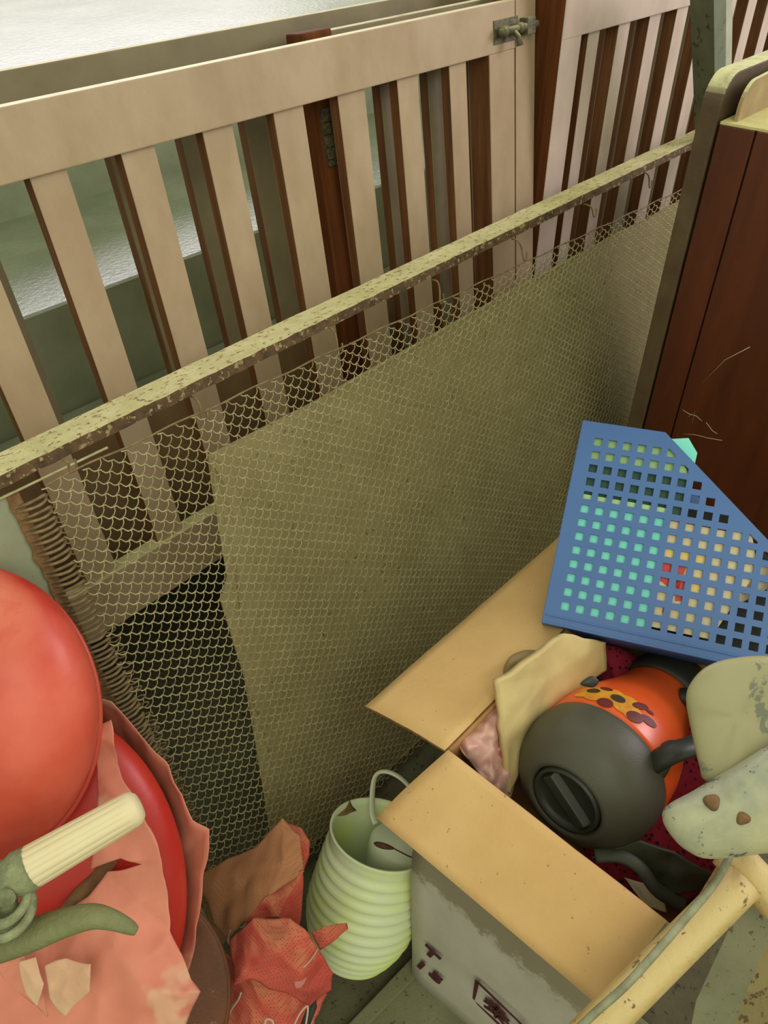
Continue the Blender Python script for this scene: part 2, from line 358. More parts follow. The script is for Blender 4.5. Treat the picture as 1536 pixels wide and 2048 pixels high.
# barrel bolt on gate A
def loc_hit(px, py): # in gate A local
    h = hit(px, py, tuple(n_), PIV); return gA.matrix_world.inverted() @ h
b0 = loc_hit(990, 66); b1 = loc_hit(1033, 44)
u = Vector((1, 0, .0))
bx0, bz = b0.x, (loc_hit(1020, 58).z)
bolt = finish(box_bm(bx0 - .004, 1.176, -.002, 0.0, bz - .016, bz + .016), 'barrel_bolt', boltm, gA, bevel=0.0005); bolt['label'] = 'rusty barrel bolt'
finish(tube_bm([(bx0 - .002, -.011, bz), (1.215, -.011, bz)], .0052, 14), 'bolt_rod', boltm, bolt, smooth=True)
finish(box_bm(1.183, 1.205, -.016, .0, bz - .012, bz + .012), 'bolt_keeper', boltm, bolt, bevel=0.002)
finish(tube_bm([(1.15, -.011, bz), (1.152, -.02, bz - .010), (1.153, -.022, bz - .022)], [.004, .004, .006], 10), 'bolt_knob', boltm, bolt, smooth=True)
for xx in (bx0 + .008, 1.168): finish(tube_bm([(xx - .005, -.011, bz), (xx + .005, -.011, bz)], .0075, 14), 'bolt_guide', boltm, bolt, smooth=True)
# leaning grey pole behind the cabinet
pp = empty('metal_pole', hy(1437, 150, .62)); tag(pp, 'grey green square pole standing behind the dusty cabinet top', 'pole')
a0, a1 = hy(1427, -60, .62), hy(1453, -60, .62); c0, c1 = hy(1431, 300, .62), hy(1450, 300, .62)
c0 = a0 + (c0 - a0) * 2.4; c1 = a1 + (c1 - a1) * 2.4
d_ = Vector((.018, .05, 0))
finish(hexa([a0, a1, c1, c0, a0 + d_, a1 + d_, c1 + d_, c0 + d_]), 'pole_body', pole_m, pp, world=True)
e0, e1_ = hy(1453, -60, .62), hy(1467, -60, .62); g0, g1 = hy(1450, 300, .62), hy(1460, 300, .62)
g0 = e0 + (g0 - e0) * 2.4; g1 = e1_ + (g1 - e1_) * 2.4
finish(hexa([e0, e1_, g1, g0, e0 + d_, e1_ + d_, g1 + d_, g0 + d_]), 'pole_edge', pole_l, pp, world=True)

# ------------------------------------------------------------------ bed frame leaning on its side
TH = math.radians(13.1); BO = Vector((0, .65, CH - .437))
bed = empty('bed_frame', BO, (-TH, 0, 0)); bpy.context.view_layer.update()
tag(bed, 'metal bed base with wire mesh, leaning on its long side across the scene', 'bed frame')
bi = bed.matrix_world.inverted()
bn = Vector((0, math.cos(TH), -math.sin(TH)))
def bl(px, py, d=0): return bi @ hit(px, py, tuple(bn), tuple(BO + bn * d))
XL, XR = -.06, 1.85; ZB = -.771
def angle(name, x0, x1, zt, parent, flip=1):
    bm = bmesh.new()
    return bm
rail_d = .054
bm = box_bm(XL, XR, 0, rail_d, -.003, .0); 
bmesh.ops.subdivide_edges(bm, edges=[e for e in bm.edges if abs(e.verts[0].co.x - e.verts[1].co.x) > .5], cuts=200)
for v in bm.verts: v.co.z += .0007 * noise.noise(v.co * 22); v.co.y += .0012 * noise.noise(v.co * 30)
rt = finish(bm, 'side_rail', railtop, bed, bevel=0)
bm = box_bm(XL, XR, -.001, .004, -.0125, -.0010)
bmesh.ops.subdivide_edges(bm, edges=[e for e in bm.edges if abs(e.verts[0].co.x - e.verts[1].co.x) > .5], cuts=240)
for v in bm.verts:
    v.co.z += .0012 * noise.noise(v.co * 60 + Vector((3, 0, 0)))
    if v.co.y < 0: v.co.y -= .0012 * abs(noise.noise(v.co * 40))
e_ = finish(bm, 'rail_lip', railedge, bed); e_['label'] = 'rusty lower lip of the rail'
o = finish(lathe_bm([(.0, .0005), (.0055, .0004), (.0055, -.0003)], Vector((bl(553, 670).x + .006, .026, .0012)), (0, 0, 1), 24), 'sticker', pinkdot, bed); o['label'] = 'round pink sticker'
h = bl(373, 738); o = finish(lathe_bm([(0, .003), (.004, .0028), (.0065, .001), (.0075, -.001)], Vector((h.x + .008, .036, .0012)), (0, 0, 1), 20), 'rivet', boltm, bed, smooth=True)
# lower rail and the far end
finish(box_bm(XL, XR, .012, rail_d, ZB - .010, ZB), 'side_rail', railm, bed, bevel=.001)
finish(box_bm(XR - .004, XR, 0, rail_d, ZB, -.003), 'end_rail', endpaint, bed)
# left end flange: inner edge by the springs
def xe(z):   # x of the inner edge of the flange at height z
    return .163 - .008 * (z / -.3)
bm = bmesh.new(); F_ = []; nzv = 60
for i in range(nzv + 1):
    z = -.022 + (ZB + .0) * i / nzv * .97
    F_.append((bm.verts.new((XL, -.001, z)), bm.verts.new((xe(z) + .0015 * noise.noise(Vector((0, 0, z * 60))), -.001, z)), bm.verts.new((xe(z), .006, z)), bm.verts.new((XL, .006, z))))
for i in range(nzv):
    for k in range(4): bm.faces.new((F_[i][k], F_[i][(k + 1) % 4], F_[i + 1][(k + 1) % 4], F_[i + 1][k]))
finish(bm, 'end_rail', endpaint, bed)
bm = bmesh.new(); F_ = []
for i in range(121):
    z = -.022 + ZB * i / 120 * .97; q = noise.noise(Vector((1, 0, z * 70))) * .003
    F_.append([bm.verts.new(c) for c in ((xe(z) - .008 + q, -.0025, z), (xe(z) + .004, -.003, z), (xe(z) + .004, .004, z), (xe(z) - .008 + q, .001, z))])
for i in range(120):
    for k in range(4): bm.faces.new((F_[i][k], F_[i][(k + 1) % 4], F_[i + 1][(k + 1) % 4], F_[i + 1][k]))
o = finish(bm, 'rust_strip', rustm, bed); o['label'] = 'rusted edge strip beside the springs'
# springs
def coil(p0, p1, r, turns, wr, seg=5, n=10):
    p0, p1 = Vector(p0), Vector(p1); ax = (p1 - p0); L_ = ax.length; ax.normalize(); x, y, a = frame(ax, (0, 1, 0))
    pts = [p0 + ax * L_ * (i / (turns * n)) + x * r * math.cos(2 * math.pi * i / n) + y * r * math.sin(2 * math.pi * i / n) for i in range(turns * n + 1)]
    return tube_bm(pts, wr, seg)
s0 = None
for k in range(54):
    z = -.036 - k * .0128; x = xe(z)
    if s0 is None:
        lp = [(-.004, 0, 0), (.006, -.007, .0008), (.018, -.009, .0010), (.0255, -.006, .0), (.0275, -.001, -.003), (.0250, -.004, -.0062), (.016, -.0085, -.0060), (.005, -.006, -.0050), (-.004, .001, -.0045)]
        bmc = tube_bm(spline(lp, 4), .00165, 7)
        tube_bm(spline([(.024, -.004, -.003), (.031, -.008, -.001), (.036, -.008, -.005), (.031, -.006, -.009), (.025, -.005, -.006)], 4), .0008, 6, bmc)
        s0 = finish(bmc, 'spring', springm, bed, smooth=True); so = s0
    else:
        so = s0.copy(); COL.objects.link(so)
    so.parent = bed; so.location = (x - .002, 0, z); so.rotation_euler = (0, random.uniform(-.06, .06), 0)
# hooks
for (px, py, px2, py2) in [(388, 795, 395, 832), (660, 655, 668, 700), (870, 560, 872, 600), (1030, 478, 1040, 515), (1172, 408, 1180, 428), (1290, 345, 1292, 370), (1384, 303, 1386, 322), (125, 915, 130, 935)]:
    a = bl(px, py, -.002); b = bl(px2, py2, 0)
    a.z = min(a.z, -.012)
    mid = (a + b) / 2 + Vector((.002, -.006, 0))
    tube('hook', spline([a + Vector((0, .006, 0)), a + Vector((0, -.004, -.002)), mid, b + Vector((.001, -.006, -.004)), b + Vector((.008, -.006, -.004)), b + Vector((.010, -.006, .006))], 5), .0013, springm, bed, seg=6, world=False)
# wire mesh: one continuous sheet
ang = math.radians(-34.5); du = np.array([math.cos(ang), math.sin(ang)]); dv = np.array([-math.sin(ang), math.cos(ang)])
U0, U1, V1 = .186, 1.80, ZB + .006
def vtop(u): return -.026 - .037 * np.clip((u - .2) / 1.0, 0, 1.3)
polys = []; rows = []
pitch_s, pitch_r = .0122, .0118
def inside(u, v): return (u > U0 + .012 * (v / -.3) * -1) & (u < U1) & (v < vtop(u)) & (v > V1)
for k in range(-110, 120):
    c = k * pitch_r; s = np.arange(-1.0, 3.0, pitch_s / 4)
    u_ = du[0] * s + dv[0] * c; v_ = du[1] * s + dv[1] * c
    ok = inside(u_, v_)
    if ok.sum() < 4: continue
    i = np.where(ok)[0]; ph = 2 * np.pi * s / pitch_s
    u_ += dv[0] * .0013 * np.sin(ph); v_ += dv[1] * .0013 * np.sin(ph); nn = -.0068 - .0012 * np.cos(ph)
    nn = nn + .004 * np.sin(u_ * 9) * np.sin(v_ * 11)
    rows.append(np.stack([u_[i], nn[i], v_[i]], 1))
    for j in range(int(-1 / pitch_s), int(3 / pitch_s)):
        sj = j * pitch_s + (k % 2) * 0
        a = du * (sj + .0004) + dv * (c + .0004); b = du * (sj + .0012) + dv * (c + pitch_r)
        if inside(a[0], a[1]) and inside(b[0], b[1]):
            q = []
            for tt, bul in ((0, 0), (.33, .0030), (.67, .0030), (1, 0)):
                m_ = a * (1 - tt) + b * tt; q.append([m_[0] + .0010 * math.sin(tt * 3.14), -.0068 - bul * .8 + .004 * math.sin(m_[0] * 9) * math.sin(m_[1] * 11), m_[1]])
            polys.append(np.array(q))
def wire_mesh(groups):
    V, Fc = [], []; base = 0
    for q, r in groups:
        t = np.gradient(q, axis=0); t /= np.linalg.norm(t, axis=1)[:, None] + 1e-9
        a = np.cross(t, [0, 1, 0.01]); a /= np.linalg.norm(a, axis=1)[:, None] + 1e-9; b = np.cross(t, a)
        n = len(q); ring = np.stack([q + r * (a * math.cos(w_) + b * math.sin(w_)) for w_ in (0.785, 2.356, 3.927, 5.498)], 1)
        V.append(ring.reshape(-1, 3)); i = np.arange(n - 1)[:, None] * 4 + base; kk = np.arange(4)[None]; k2 = (kk + 1) % 4
        Fc.append(np.stack([i + kk, i + k2, i + 4 + k2, i + 4 + kk], -1).reshape(-1, 4)); base += n * 4
    V = np.concatenate(V); Fc = np.concatenate(Fc)
    me = bpy.data.meshes.new('wire_mesh'); me.vertices.add(len(V)); me.vertices.foreach_set('co', V.ravel())
    me.loops.add(Fc.size); me.loops.foreach_set('vertex_index', Fc.ravel().astype(np.int32))
    me.polygons.add(len(Fc)); me.polygons.foreach_set('loop_start', np.arange(0, Fc.size, 4, dtype=np.int32)); me.update(calc_edges=True)
    me.polygons.foreach_set('use_smooth', [True] * len(Fc)); me.validate(); return me
link('wire_mesh', wire_mesh([(q, .00055) for q in polys] + [(q, .00088) for q in rows]), wirem, bed)
tube('border_wire', [(u_, -.007, float(vtop(u_)) + .001 * math.sin(u_ * 60)) for u_ in np.linspace(.19, 1.8, 160)], .0012, springm, bed, seg=6, world=False)
a = bl(0, 998, -.004); b = bl(215, 895, -.004)
tube('border_wire', [a + (a - b) * .3, a, (a + b) / 2 + Vector((0, -.002, .001)), b], .0014, wirem, bed, seg=6, world=False)

# tan sheet behind the mesh
shpl = lambda px, py: bl(px, py, .006)
outl = [shpl(424, 914), shpl(660, 792), shpl(900, 660), shpl(1180, 500), shpl(1392, 388), Vector((1.72, 0, -.10)), Vector((1.78, 0, -.765)), Vector((.25, 0, -.765)), shpl(604, 1790), shpl(560, 1590), shpl(505, 1390), shpl(449, 1205), shpl(474, 1120), shpl(491, 1045), shpl(482, 985), shpl(470, 945)]
outl[7] = Vector((outl[8].x - .02, 0, -.765))
root = empty('pasteboard_sheet', BO + bn * .008, (-TH, 0, 0)); bpy.context.view_layer.update()
tag(root, 'large dusty tan board standing behind the wire mesh of the bed', 'board')
bm = bmesh.new(); vs = [bm.verts.new((q.x, 0, q.z)) for q in outl]; bm.faces.new(vs)
bmesh.ops.triangulate(bm, faces=bm.faces)
for _ in range(4): bmesh.ops.subdivide_edges(bm, edges=[e for e in bm.edges if e.calc_length() > .03], cuts=1)
for v in bm.verts: v.co.y = .004 + .003 * noise.noise(v.co * 7) + .002 * math.sin(v.co.x * 40) * max(0, min(1, (v.co.x - .6)))
me = bpy.data.meshes.new('sheet_face'); bm.to_mesh(me); bm.free(); o = link('sheet_face', me, tanb, root)
sm = o.modifiers.new('th', 'SOLIDIFY'); sm.thickness = .003; sm.offset = 1
# debris heap on bottom rail of gate
# ------------------------------------------------------------------ cabinet
CX = 1.06
cabr = empty('wooden_cabinet', (CX, .25, 0)); tag(cabr, 'dark red brown wooden cabinet with dusty top, right of the bed frame', 'cabinet')
ztop = hx(1440, 245, CX).z; yb = .449; yi = hx(1440, 245, CX).y; yg = hx(1510, 270, CX).y
def cb(name, x0, x1, y0, y1, z0, z1, m, bev=.0015): return finish(box_bm(x0, x1, y0, y1, z0, z1), name, m, cabr, world=True, bevel=bev)
cb('side_panel', CX, CX + .35, yg - .34, yg - .0012, 0, ztop - .002, cabm)
cb('side_panel', CX, CX + .35, yg + .0012, yi - .0, 0, ztop - .002, cabm)
cb('inner_core', CX + .006, CX + .34, yg - .3, yi, 0.01, ztop - .004, blackpl)
cb('top_dust', CX + .001, CX + .36, yg - .34, yi, ztop - .002, ztop + .001, dusty, 0)
# back board with a rounded shoulder
zt2 = hx(1425, 172, CX).z + .014
pr_ = [(CX, 0)]
R = .035
for k in range(9):
    a = math.pi - math.pi / 2 * k / 8; pr_.append((CX + R + R * math.cos(a), zt2 - R + R * math.sin(a)))
pr_ += [(CX + .36, zt2), (CX + .36, 0)]
o = slab([(x, yb, z) for x, z in pr_], (0, -(yb - yi - .004), 0), cabgrey, 'back_board', cabr, bevel=.002); o['label'] = 'grey worn back board with rounded shoulder'
c1, c2_, c3 = hx(1270, 830, CX), 0, 0
# inner brown strip and tan lip board
lx = CX + .012
pl = [(lx, ztop)]
Rl = .03; zl = ztop + .045
for k in range(8):
    a = math.pi - math.pi / 2 * k / 7; pl.append((lx + Rl + Rl * math.cos(a), zl - Rl + Rl * math.sin(a)))
pl += [(CX + .36, zl + .012), (CX + .36, ztop)]
o = slab([(x, yi - .012, z) for x, z in pl], (0, -.005, 0), lipm, 'lip_board', cabr, bevel=.0006); o['label'] = 'tan rounded lip board on the top'
# scratches on the side panel
for pts in [[(1365, 820), (1378, 828), (1392, 832), (1404, 842)], [(1366, 868), (1392, 870), (1415, 876), (1444, 881)], [(1375, 835), (1390, 822), (1384, 845)], [(1404, 767), (1450, 720), (1500, 694)], [(1412, 845), (1425, 862), (1435, 868)]]:
    tube('scratch', [hx(x, y, CX - .0003) for x, y in pts], .0006, lipm, cabr, seg=4)
cb('leg_plinth', CX + .02, CX + .33, yg - .32, yb - .01, 0, .03, blackpl)

# ------------------------------------------------------------------ blue file holder
p_ = .0171
e_i = Vector((0.40585, -0.91339, 0.03164)).normalized(); e_j = Vector((-0.72934, -0.32662, -0.60115)); e_j = (e_j - e_i * e_j.dot(e_i)).normalized()
o_ = M @ np.array([15.29685609, -5.00026973, 54.87175002]) * p_; HO = Vector((o_[0], o_[1], o_[2] + CH)); e_k = e_i.cross(e_j); e_k = e_k if e_k.dot(TOCAM - HO) < 0 else -e_k   # away from the viewer
hold = empty('file_holder', HO + e_j * 13.4 * p_); hold.matrix_world = Matrix.Translation(HO) @ Matrix((e_i, e_j, e_k)).transposed().to_4x4()
bpy.context.view_layer.update(); tag(hold, 'blue perforated plastic magazine file resting tilted on the cardboard box', 'file holder')
W_ = 18.6
def pln(i):   # top boundary j for column i (cut corner)
    return -1.45 if i < 4.35 else -1.45 + (i - 4.35) * .845
# front face with square holes: build a grid of cells
bm = bmesh.new(); hs = .285
xsb = [-1.25] + sum([[i - hs, i + hs] for i in range(0, 18)], []) + [W_]
ysb = [-1.45] + sum([[j - hs, j + hs] for j in range(0, 13)], []) + [13.35]
def clip_poly(poly):
    out = []
    for a, b in zip(poly, poly[1:] + poly[:1]):
        fa, fb = a[1] - pln2(a[0]), b[1] - pln2(b[0])
        if fa >= 0: out.append(a)
        if fa * fb < 0:
            t = fa / (fa - fb); out.append((a[0] + (b[0] - a[0]) * t, a[1] + (b[1] - a[1]) * t))
    return out
def pln2(x): return -1.45 + (x - 4.35) * .845
vcache = {}
def gv(x, y):
    k = (round(x, 4), round(y, 4))
    if k not in vcache: vcache[k] = bm.verts.new((x * p_, y * p_, 0))
    return vcache[k]
for a in range(len(xsb) - 1):
    for b in range(len(ysb) - 1):
        x0, x1, y0, y1 = xsb[a], xsb[a + 1], ysb[b], ysb[b + 1]
        cut_ = pln2((x0 + x1) / 2)
        solid = not (a % 2 == 1 and b % 2 == 1)
        if not solid and (y1 - pln2(x1) > 0.75):    # a hole: leave open but clip near the slope
            if y0 - pln2(x1) > .75: continue
            pts_ = [(x0, y0), (x1, y0), (x1, y1), (x0, y1)]
            sh = [(x, y) for x, y in pts_]
            out = []
            for (A_, B_) in zip(sh, sh[1:] + sh[:1]):
                fa, fb = A_[1] - pln2(A_[0]) - .75, B_[1] - pln2(B_[0]) - .75
                if fa <= 0: out.append(A_)
                if fa * fb < 0:
                    t = fa / (fa - fb); out.append((A_[0] + (B_[0] - A_[0]) * t, A_[1] + (B_[1] - A_[1]) * t))
            poly = clip_poly(out) if out else []
        else:
            poly = clip_poly([(x0, y0), (x1, y0), (x1, y1), (x0, y1)])
        if len(poly) >= 3:
            vs = []
            for q in poly:
                v = gv(*q)
                if v not in vs: vs.append(v)
            if len(vs) >= 3:
                try: bm.faces.new(vs)
                except ValueError: pass
ret = bmesh.ops.extrude_face_region(bm, geom=list(bm.faces))
for v in [g for g in ret['geom'] if isinstance(g, bmesh.types.BMVert)]: v.co.z += .0024
finish(bm, 'perforated_side', bluem, hold)
DEP = .085
def hb(name, x0, x1, y0, y1, z0, z1, bev=.001): return finish(box_bm(x0, x1, y0, y1, z0, z1), name, bluem, hold, bevel=bev)
hb('spine', -1.25 * p_ - .002, -1.25 * p_ + .0005, -1.45 * p_, 13.35 * p_, 0, DEP)
hb('base_panel', -1.25 * p_ - .002, W_ * p_, 13.35 * p_ - .001, 13.35 * p_ + .002, -.001, DEP)
hb('base_ridge', -1.2 * p_, W_ * p_, 12.75 * p_, 12.9 * p_, -.0012, .001)
slab([hold.matrix_world @ Vector(q) for q in ((-1.25 * p_, -1.45 * p_, DEP), (4.35 * p_, -1.45 * p_, DEP), (W_ * p_, pln2(W_) * p_, DEP), (W_ * p_, 13.35 * p_, DEP), (-1.25 * p_, 13.35 * p_, DEP))], e_k * .0024, bluem, 'rear_side', hold)
hb('front_end', W_ * p_ - .002, W_ * p_, pln2(W_) * p_, 13.35 * p_, 0, DEP)
# contents: top-level things
def sheet(name, label, cat, pts, z, m, th=.002, extra=()):
    r = empty(name, hold.matrix_world @ Vector((pts[0][0] * p_, pts[0][1] * p_, z))); tag(r, label, cat)
    slab([hold.matrix_world @ Vector((x * p_, y * p_, z)) for x, y in pts], e_k * th, m, 'cover', r)
    for (nm, pp2, mm2) in extra: slab([hold.matrix_world @ Vector((x * p_, y * p_, z - .0006)) for x, y in pp2], e_k * .0005, mm2, nm, r)
    return r
tealdk = mat('teal_card_shade', (60, 98, 84), (52, 88, 76), 0.6)  # dark green is the shade across the upper rows, painted in
lime = mat('pale_lime_card', (190, 226, 160), (170, 208, 150), 0.6, 12)
sheet('turquoise_folder', 'turquoise card folder inside the left half of the blue magazine file', 'folder', [(-.9, 4.0), (5.55, 4.0), (5.55, 12.9), (-.9, 12.9)], .0045, teal,
      extra=[('pale_edge_strip', [(-.9, 3.9), (5.5, 3.9), (5.5, 4.3), (-.9, 4.3)], lime)])
sheet('lime_folder', 'pale lime folder with painted dark green shade, standing at the top inside the blue magazine file', 'folder', [(-.9, -.9), (4.9, -.9), (6.3, .0), (6.6, 4.4), (-.9, 4.4)], .008, tealdk,
      extra=[('pale_top_band', [(-.9, -.9), (4.9, -.9), (6.2, .9), (6.4, 1.35), (-.9, 1.35)], lime)])
sheet('mint_card', 'mint green card corner poking out above the sloping edge of the blue file', 'card', [(4.5, -1.35), (6.0, -1.7), (6.75, -.7), (6.7, .4), (5.2, 1.5)], .02, teal)
rp = [('red_print', [(5.7, 7.6), (7.2, 7.7), (7.0, 9.2), (6.6, 10.2), (6.7, 11.1), (6.2, 11.0), (6.4, 9.3), (5.7, 8.9)], redp), ('red_print', [(6.7, 8.2), (7.35, 8.3), (7.3, 10.0), (6.9, 10.1)], redp),
      ('yellow_print', [(5.7, 6.4), (8.3, 6.5), (8.3, 7.5), (5.7, 7.4)], yelp), ('yellow_print', [(7.7, 8.0), (8.4, 8.0), (8.3, 9.6), (7.6, 9.6)], yelp), ('dark_edge', [(5.7, 4.3), (9.6, 4.4), (9.6, 4.75), (5.7, 4.7)], mat('maroon_card', (120, 30, 34)))]
sheet('booklet', 'cream booklet with red and yellow print in the middle of the blue file', 'booklet', [(5.6, 4.4), (10.9, 4.6), (11.6, 7.0), (10.5, 9.5), (9.4, 12.1), (5.6, 12.1)], .005, creamp, extra=rp)
sheet('added_shade_sheet', 'added dark sheet standing in for shade at the right inside the blue magazine file', 'shade_sheet', [(5.8, 3.0), (9.5, 3.4), (13.5, 6.6), (17.8, 10.3), (17.8, 12.9), (5.8, 12.9)], .026, blackpl)  # dark sheet added so the right-hand holes look shaded
sheet('paper_sheet', 'plain cream sheet behind the booklet in the blue file', 'paper', [(9.0, 5.2), (12.6, 6.6), (12.4, 8.0), (10.6, 9.6), (9.4, 9.6)], .014, creamp)

# ------------------------------------------------------------------ carton
P1 = P(893, 1500, .80); zb = P1.z; bx, by = P1.x, P1.y
DY, DX = .262, .33
# side_panels bulge a little to the left and reach the floor
cart = empty('cardboard_box', (bx + DX / 2, by - DY / 2, 0)); tag(cart, 'tall open cardboard box with white printed sides and tan flaps, holding the thermos', 'box')
bm = bmesh.new()
def wall_grid(fn, nu, nv):
    g = [[bm.verts.new(fn(i / nu, j / nv)) for j in range(nv + 1)] for i in range(nu + 1)]
    for i in range(nu):
        for j in range(nv): bm.faces.new((g[i][j], g[i + 1][j], g[i + 1][j + 1], g[i][j + 1]))
B1 = hz(824, 1958, 0.0)
def front(a, z):   # a: 0 left .. 1 right along -Y ; z: 0 bottom .. 1 top
    bul = math.sin(math.pi * min(1, z * 1.0)) * .012
    x = bx + (B1.x - bx) * (1 - z) * (1 - a * .3) - bul * .5; y = by - DY * a + (B1.y - by) * (1 - z) * (1 - a * .6) + .022 * math.sin(math.pi * z ** 1.6) * (1 - a)
    return Vector((x, y, zb * z))
wall_grid(front, 12, 12)
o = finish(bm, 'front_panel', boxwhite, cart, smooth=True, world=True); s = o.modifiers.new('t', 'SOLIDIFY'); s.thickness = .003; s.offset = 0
bm = bmesh.new(); wall_grid(lambda a, z: Vector((bx + DX * a + (front(0, z).x - bx) * (1 - a), by + (front(0, z).y - by) * (1 - a), zb * z)), 8, 12)
finish(bm, 'rear_panel', kraftin, cart, smooth=True, world=True).modifiers.new('t', 'SOLIDIFY').thickness = .004
bm = bmesh.new(); wall_grid(lambda a, z: Vector((bx + DX * a + (front(1, z).x - bx) * (1 - a), by - DY + (front(1, z).y - by + DY) * (1 - a), zb * z)), 8, 12)
finish(bm, 'side_panel', [kraftin], cart, smooth=True, world=True).modifiers.new('t', 'SOLIDIFY').thickness = .004
finish(box_bm(bx + DX, bx + DX + .004, by - DY, by, 0, zb), 'end_panel', kraftin, cart, world=True)
finish(box_bm(bx - .02, bx + DX, by - DY + .005, by - .02, 0.0, .006), 'bottom_panel', kraftin, cart, world=True)
# flaps
def flap(name, hinge0, hinge1, o0, o1, m=kraft, th=.0035, amp=.003):
    bm = bmesh.new(); nu, nv = 16, 10; top = []
    for i in range(nu + 1):
        for j in range(nv + 1):
            a, b = i / nu, j / nv; q = (hinge0.lerp(hinge1, a)).lerp(o0.lerp(o1, a), b)
            q = q + Vector((0, 0, 1)) * (amp * math.sin(b * 3.1) + .0015 * noise.noise(q * 25)); top.append(bm.verts.new(q))
    for i in range(nu):
        for j in range(nv):
            k = i * (nv + 1) + j; bm.faces.new((top[k], top[k + 1], top[k + nv + 2], top[k + nv + 1]))
    r = bmesh.ops.extrude_face_region(bm, geom=list(bm.faces)); n0 = (hinge1 - hinge0).cross(o0 - hinge0).normalized()
    if n0.z > 0: n0 = -n0
    for v in [g for g in r['geom'] if isinstance(g, bmesh.types.BMVert)]: v.co += n0 * th
    bmesh.ops.recalc_face_normals(bm, faces=bm.faces)
    n0 = -n0
    for f in bm.faces:
        f.material_index = 0 if f.normal.dot(n0) > .5 else 1
        f.smooth = abs(f.normal.dot(n0)) > .5
    return finish(bm, name, [m, kraftedge], cart, world=True)
P2 = Vector((bx + .0, by - DY, zb)); P4 = Vector((bx + DX, by, zb))
h0, h1 = Vector((bx, by, zb)), hx(1340, 1832, bx)
def at_x(px, py, X): return hx(px, py, X)
flap('front_flap', h0 + Vector((0, -.002, .003)), Vector((bx, h1.y, zb + .003)), hx(752, 1635, bx - .085), hx(1198, 2012, bx - .085))
flap('rear_flap', Vector((bx - .003, by, zb + .003)), Vector((bx + DX, by, zb + .003)), hy(730, 1412, by + .11), hy(1062, 1124, by + .11) + Vector((.1, 0, 0)) * 1)
# inner right flap / folded end
flap('side_flap', Vector((bx + .02, by - DY, zb + .002)), Vector((bx + DX, by - DY, zb + .002)), Vector((bx + .02, by - DY - .012, zb - .09)), Vector((bx + DX, by - DY - .012, zb - .09)), kraftin)
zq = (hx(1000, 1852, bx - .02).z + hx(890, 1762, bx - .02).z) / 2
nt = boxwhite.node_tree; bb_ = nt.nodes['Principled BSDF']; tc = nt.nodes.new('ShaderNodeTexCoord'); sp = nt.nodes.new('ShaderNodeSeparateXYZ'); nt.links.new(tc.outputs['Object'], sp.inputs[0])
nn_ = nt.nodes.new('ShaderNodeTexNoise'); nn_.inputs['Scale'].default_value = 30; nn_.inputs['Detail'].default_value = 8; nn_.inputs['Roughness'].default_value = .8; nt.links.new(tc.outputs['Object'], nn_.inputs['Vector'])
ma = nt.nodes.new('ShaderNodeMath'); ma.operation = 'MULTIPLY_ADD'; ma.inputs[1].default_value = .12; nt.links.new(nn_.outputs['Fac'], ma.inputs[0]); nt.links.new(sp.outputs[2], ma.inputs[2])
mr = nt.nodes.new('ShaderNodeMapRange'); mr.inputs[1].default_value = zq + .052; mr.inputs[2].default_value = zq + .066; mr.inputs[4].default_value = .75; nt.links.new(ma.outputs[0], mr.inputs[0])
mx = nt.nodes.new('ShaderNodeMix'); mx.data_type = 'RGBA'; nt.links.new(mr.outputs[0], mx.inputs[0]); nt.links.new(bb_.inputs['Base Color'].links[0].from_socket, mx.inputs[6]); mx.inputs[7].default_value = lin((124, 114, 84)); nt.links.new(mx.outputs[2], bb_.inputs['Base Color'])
# printed letters
def text_mesh(txt, size):
    c = bpy.data.curves.new('t', 'FONT'); c.body = txt; c.size = size; c.extrude = .0009; c.align_x = 'CENTER'; c.align_y = 'CENTER'; c.shear = .25; c.offset = size * .035
    o = bpy.data.objects.new('t', c); COL.objects.link(o); bpy.context.view_layer.update()
    me = bpy.data.meshes.new_from_object(o.evaluated_get(bpy.context.evaluated_depsgraph_get())); bpy.data.objects.remove(o); return me
def face_x(px, py):
    X = bx
    for _ in range(6):
        h = hx(px, py, X); a = (by - h.y) / DY; X = front(max(0, min(1, a)), max(0, min(1, h.z / zb))).x - .0050
    return hx(px, py, X)
def ink(me_or_bm, centre, name, up_skew=0.0):
    me = me_or_bm
    R_ = Matrix(((0, 0, -1, 0), (-1, 0, 0, 0), (0, 1, 0, 0), (0, 0, 0, 1)))   # text x -> -Y, text y -> Z, text z -> -X
    me.transform(Matrix.Translation(centre) @ R_); me.transform(cart.matrix_world.inverted()); return link(name, me, inkm, cart)
# columns of the matrix: x->(0,-1,0), y->(0,0,1), z->(-1,0,0)
ink(text_mesh('T', .040), face_x(858, 1904), 'printed_letter')
ink(text_mesh('1', .040), face_x(838, 1928), 'printed_letter')
ink(text_mesh('5', .040), face_x(868, 1952), 'printed_letter')
def strokes(lst, w, th=.0015):
    bm = bmesh.new()
    for (x0, y0, x1, y1, ww) in lst:
        d = Vector((x1 - x0, y1 - y0, 0)); n2 = Vector((-d.y, d.x, 0)).normalized() * w * ww / 2
        a, b = Vector((x0, y0, 0)), Vector((x1, y1, 0)); z = Vector((0, 0, th))
        hexa([a - n2 * 1.2, b - n2 * .7, b + n2 * .7, a + n2 * 1.2, a - n2 * 1.2 + z, b - n2 * .7 + z, b + n2 * .7 + z, a + n2 * 1.2 + z], bm)
    bmesh.ops.recalc_face_normals(bm, faces=bm.faces)
    me = bpy.data.meshes.new('s'); bm.to_mesh(me); bm.free(); return me
s_ = .033
ink(strokes([(-s_, s_, s_, s_, 1), (-s_, -s_, s_, -s_, 1), (-s_, s_, -s_, -s_, 1.3), (s_, s_, s_, -s_, 1.3)], .0036), face_x(994, 2022), 'stamp_frame')
k_ = .019
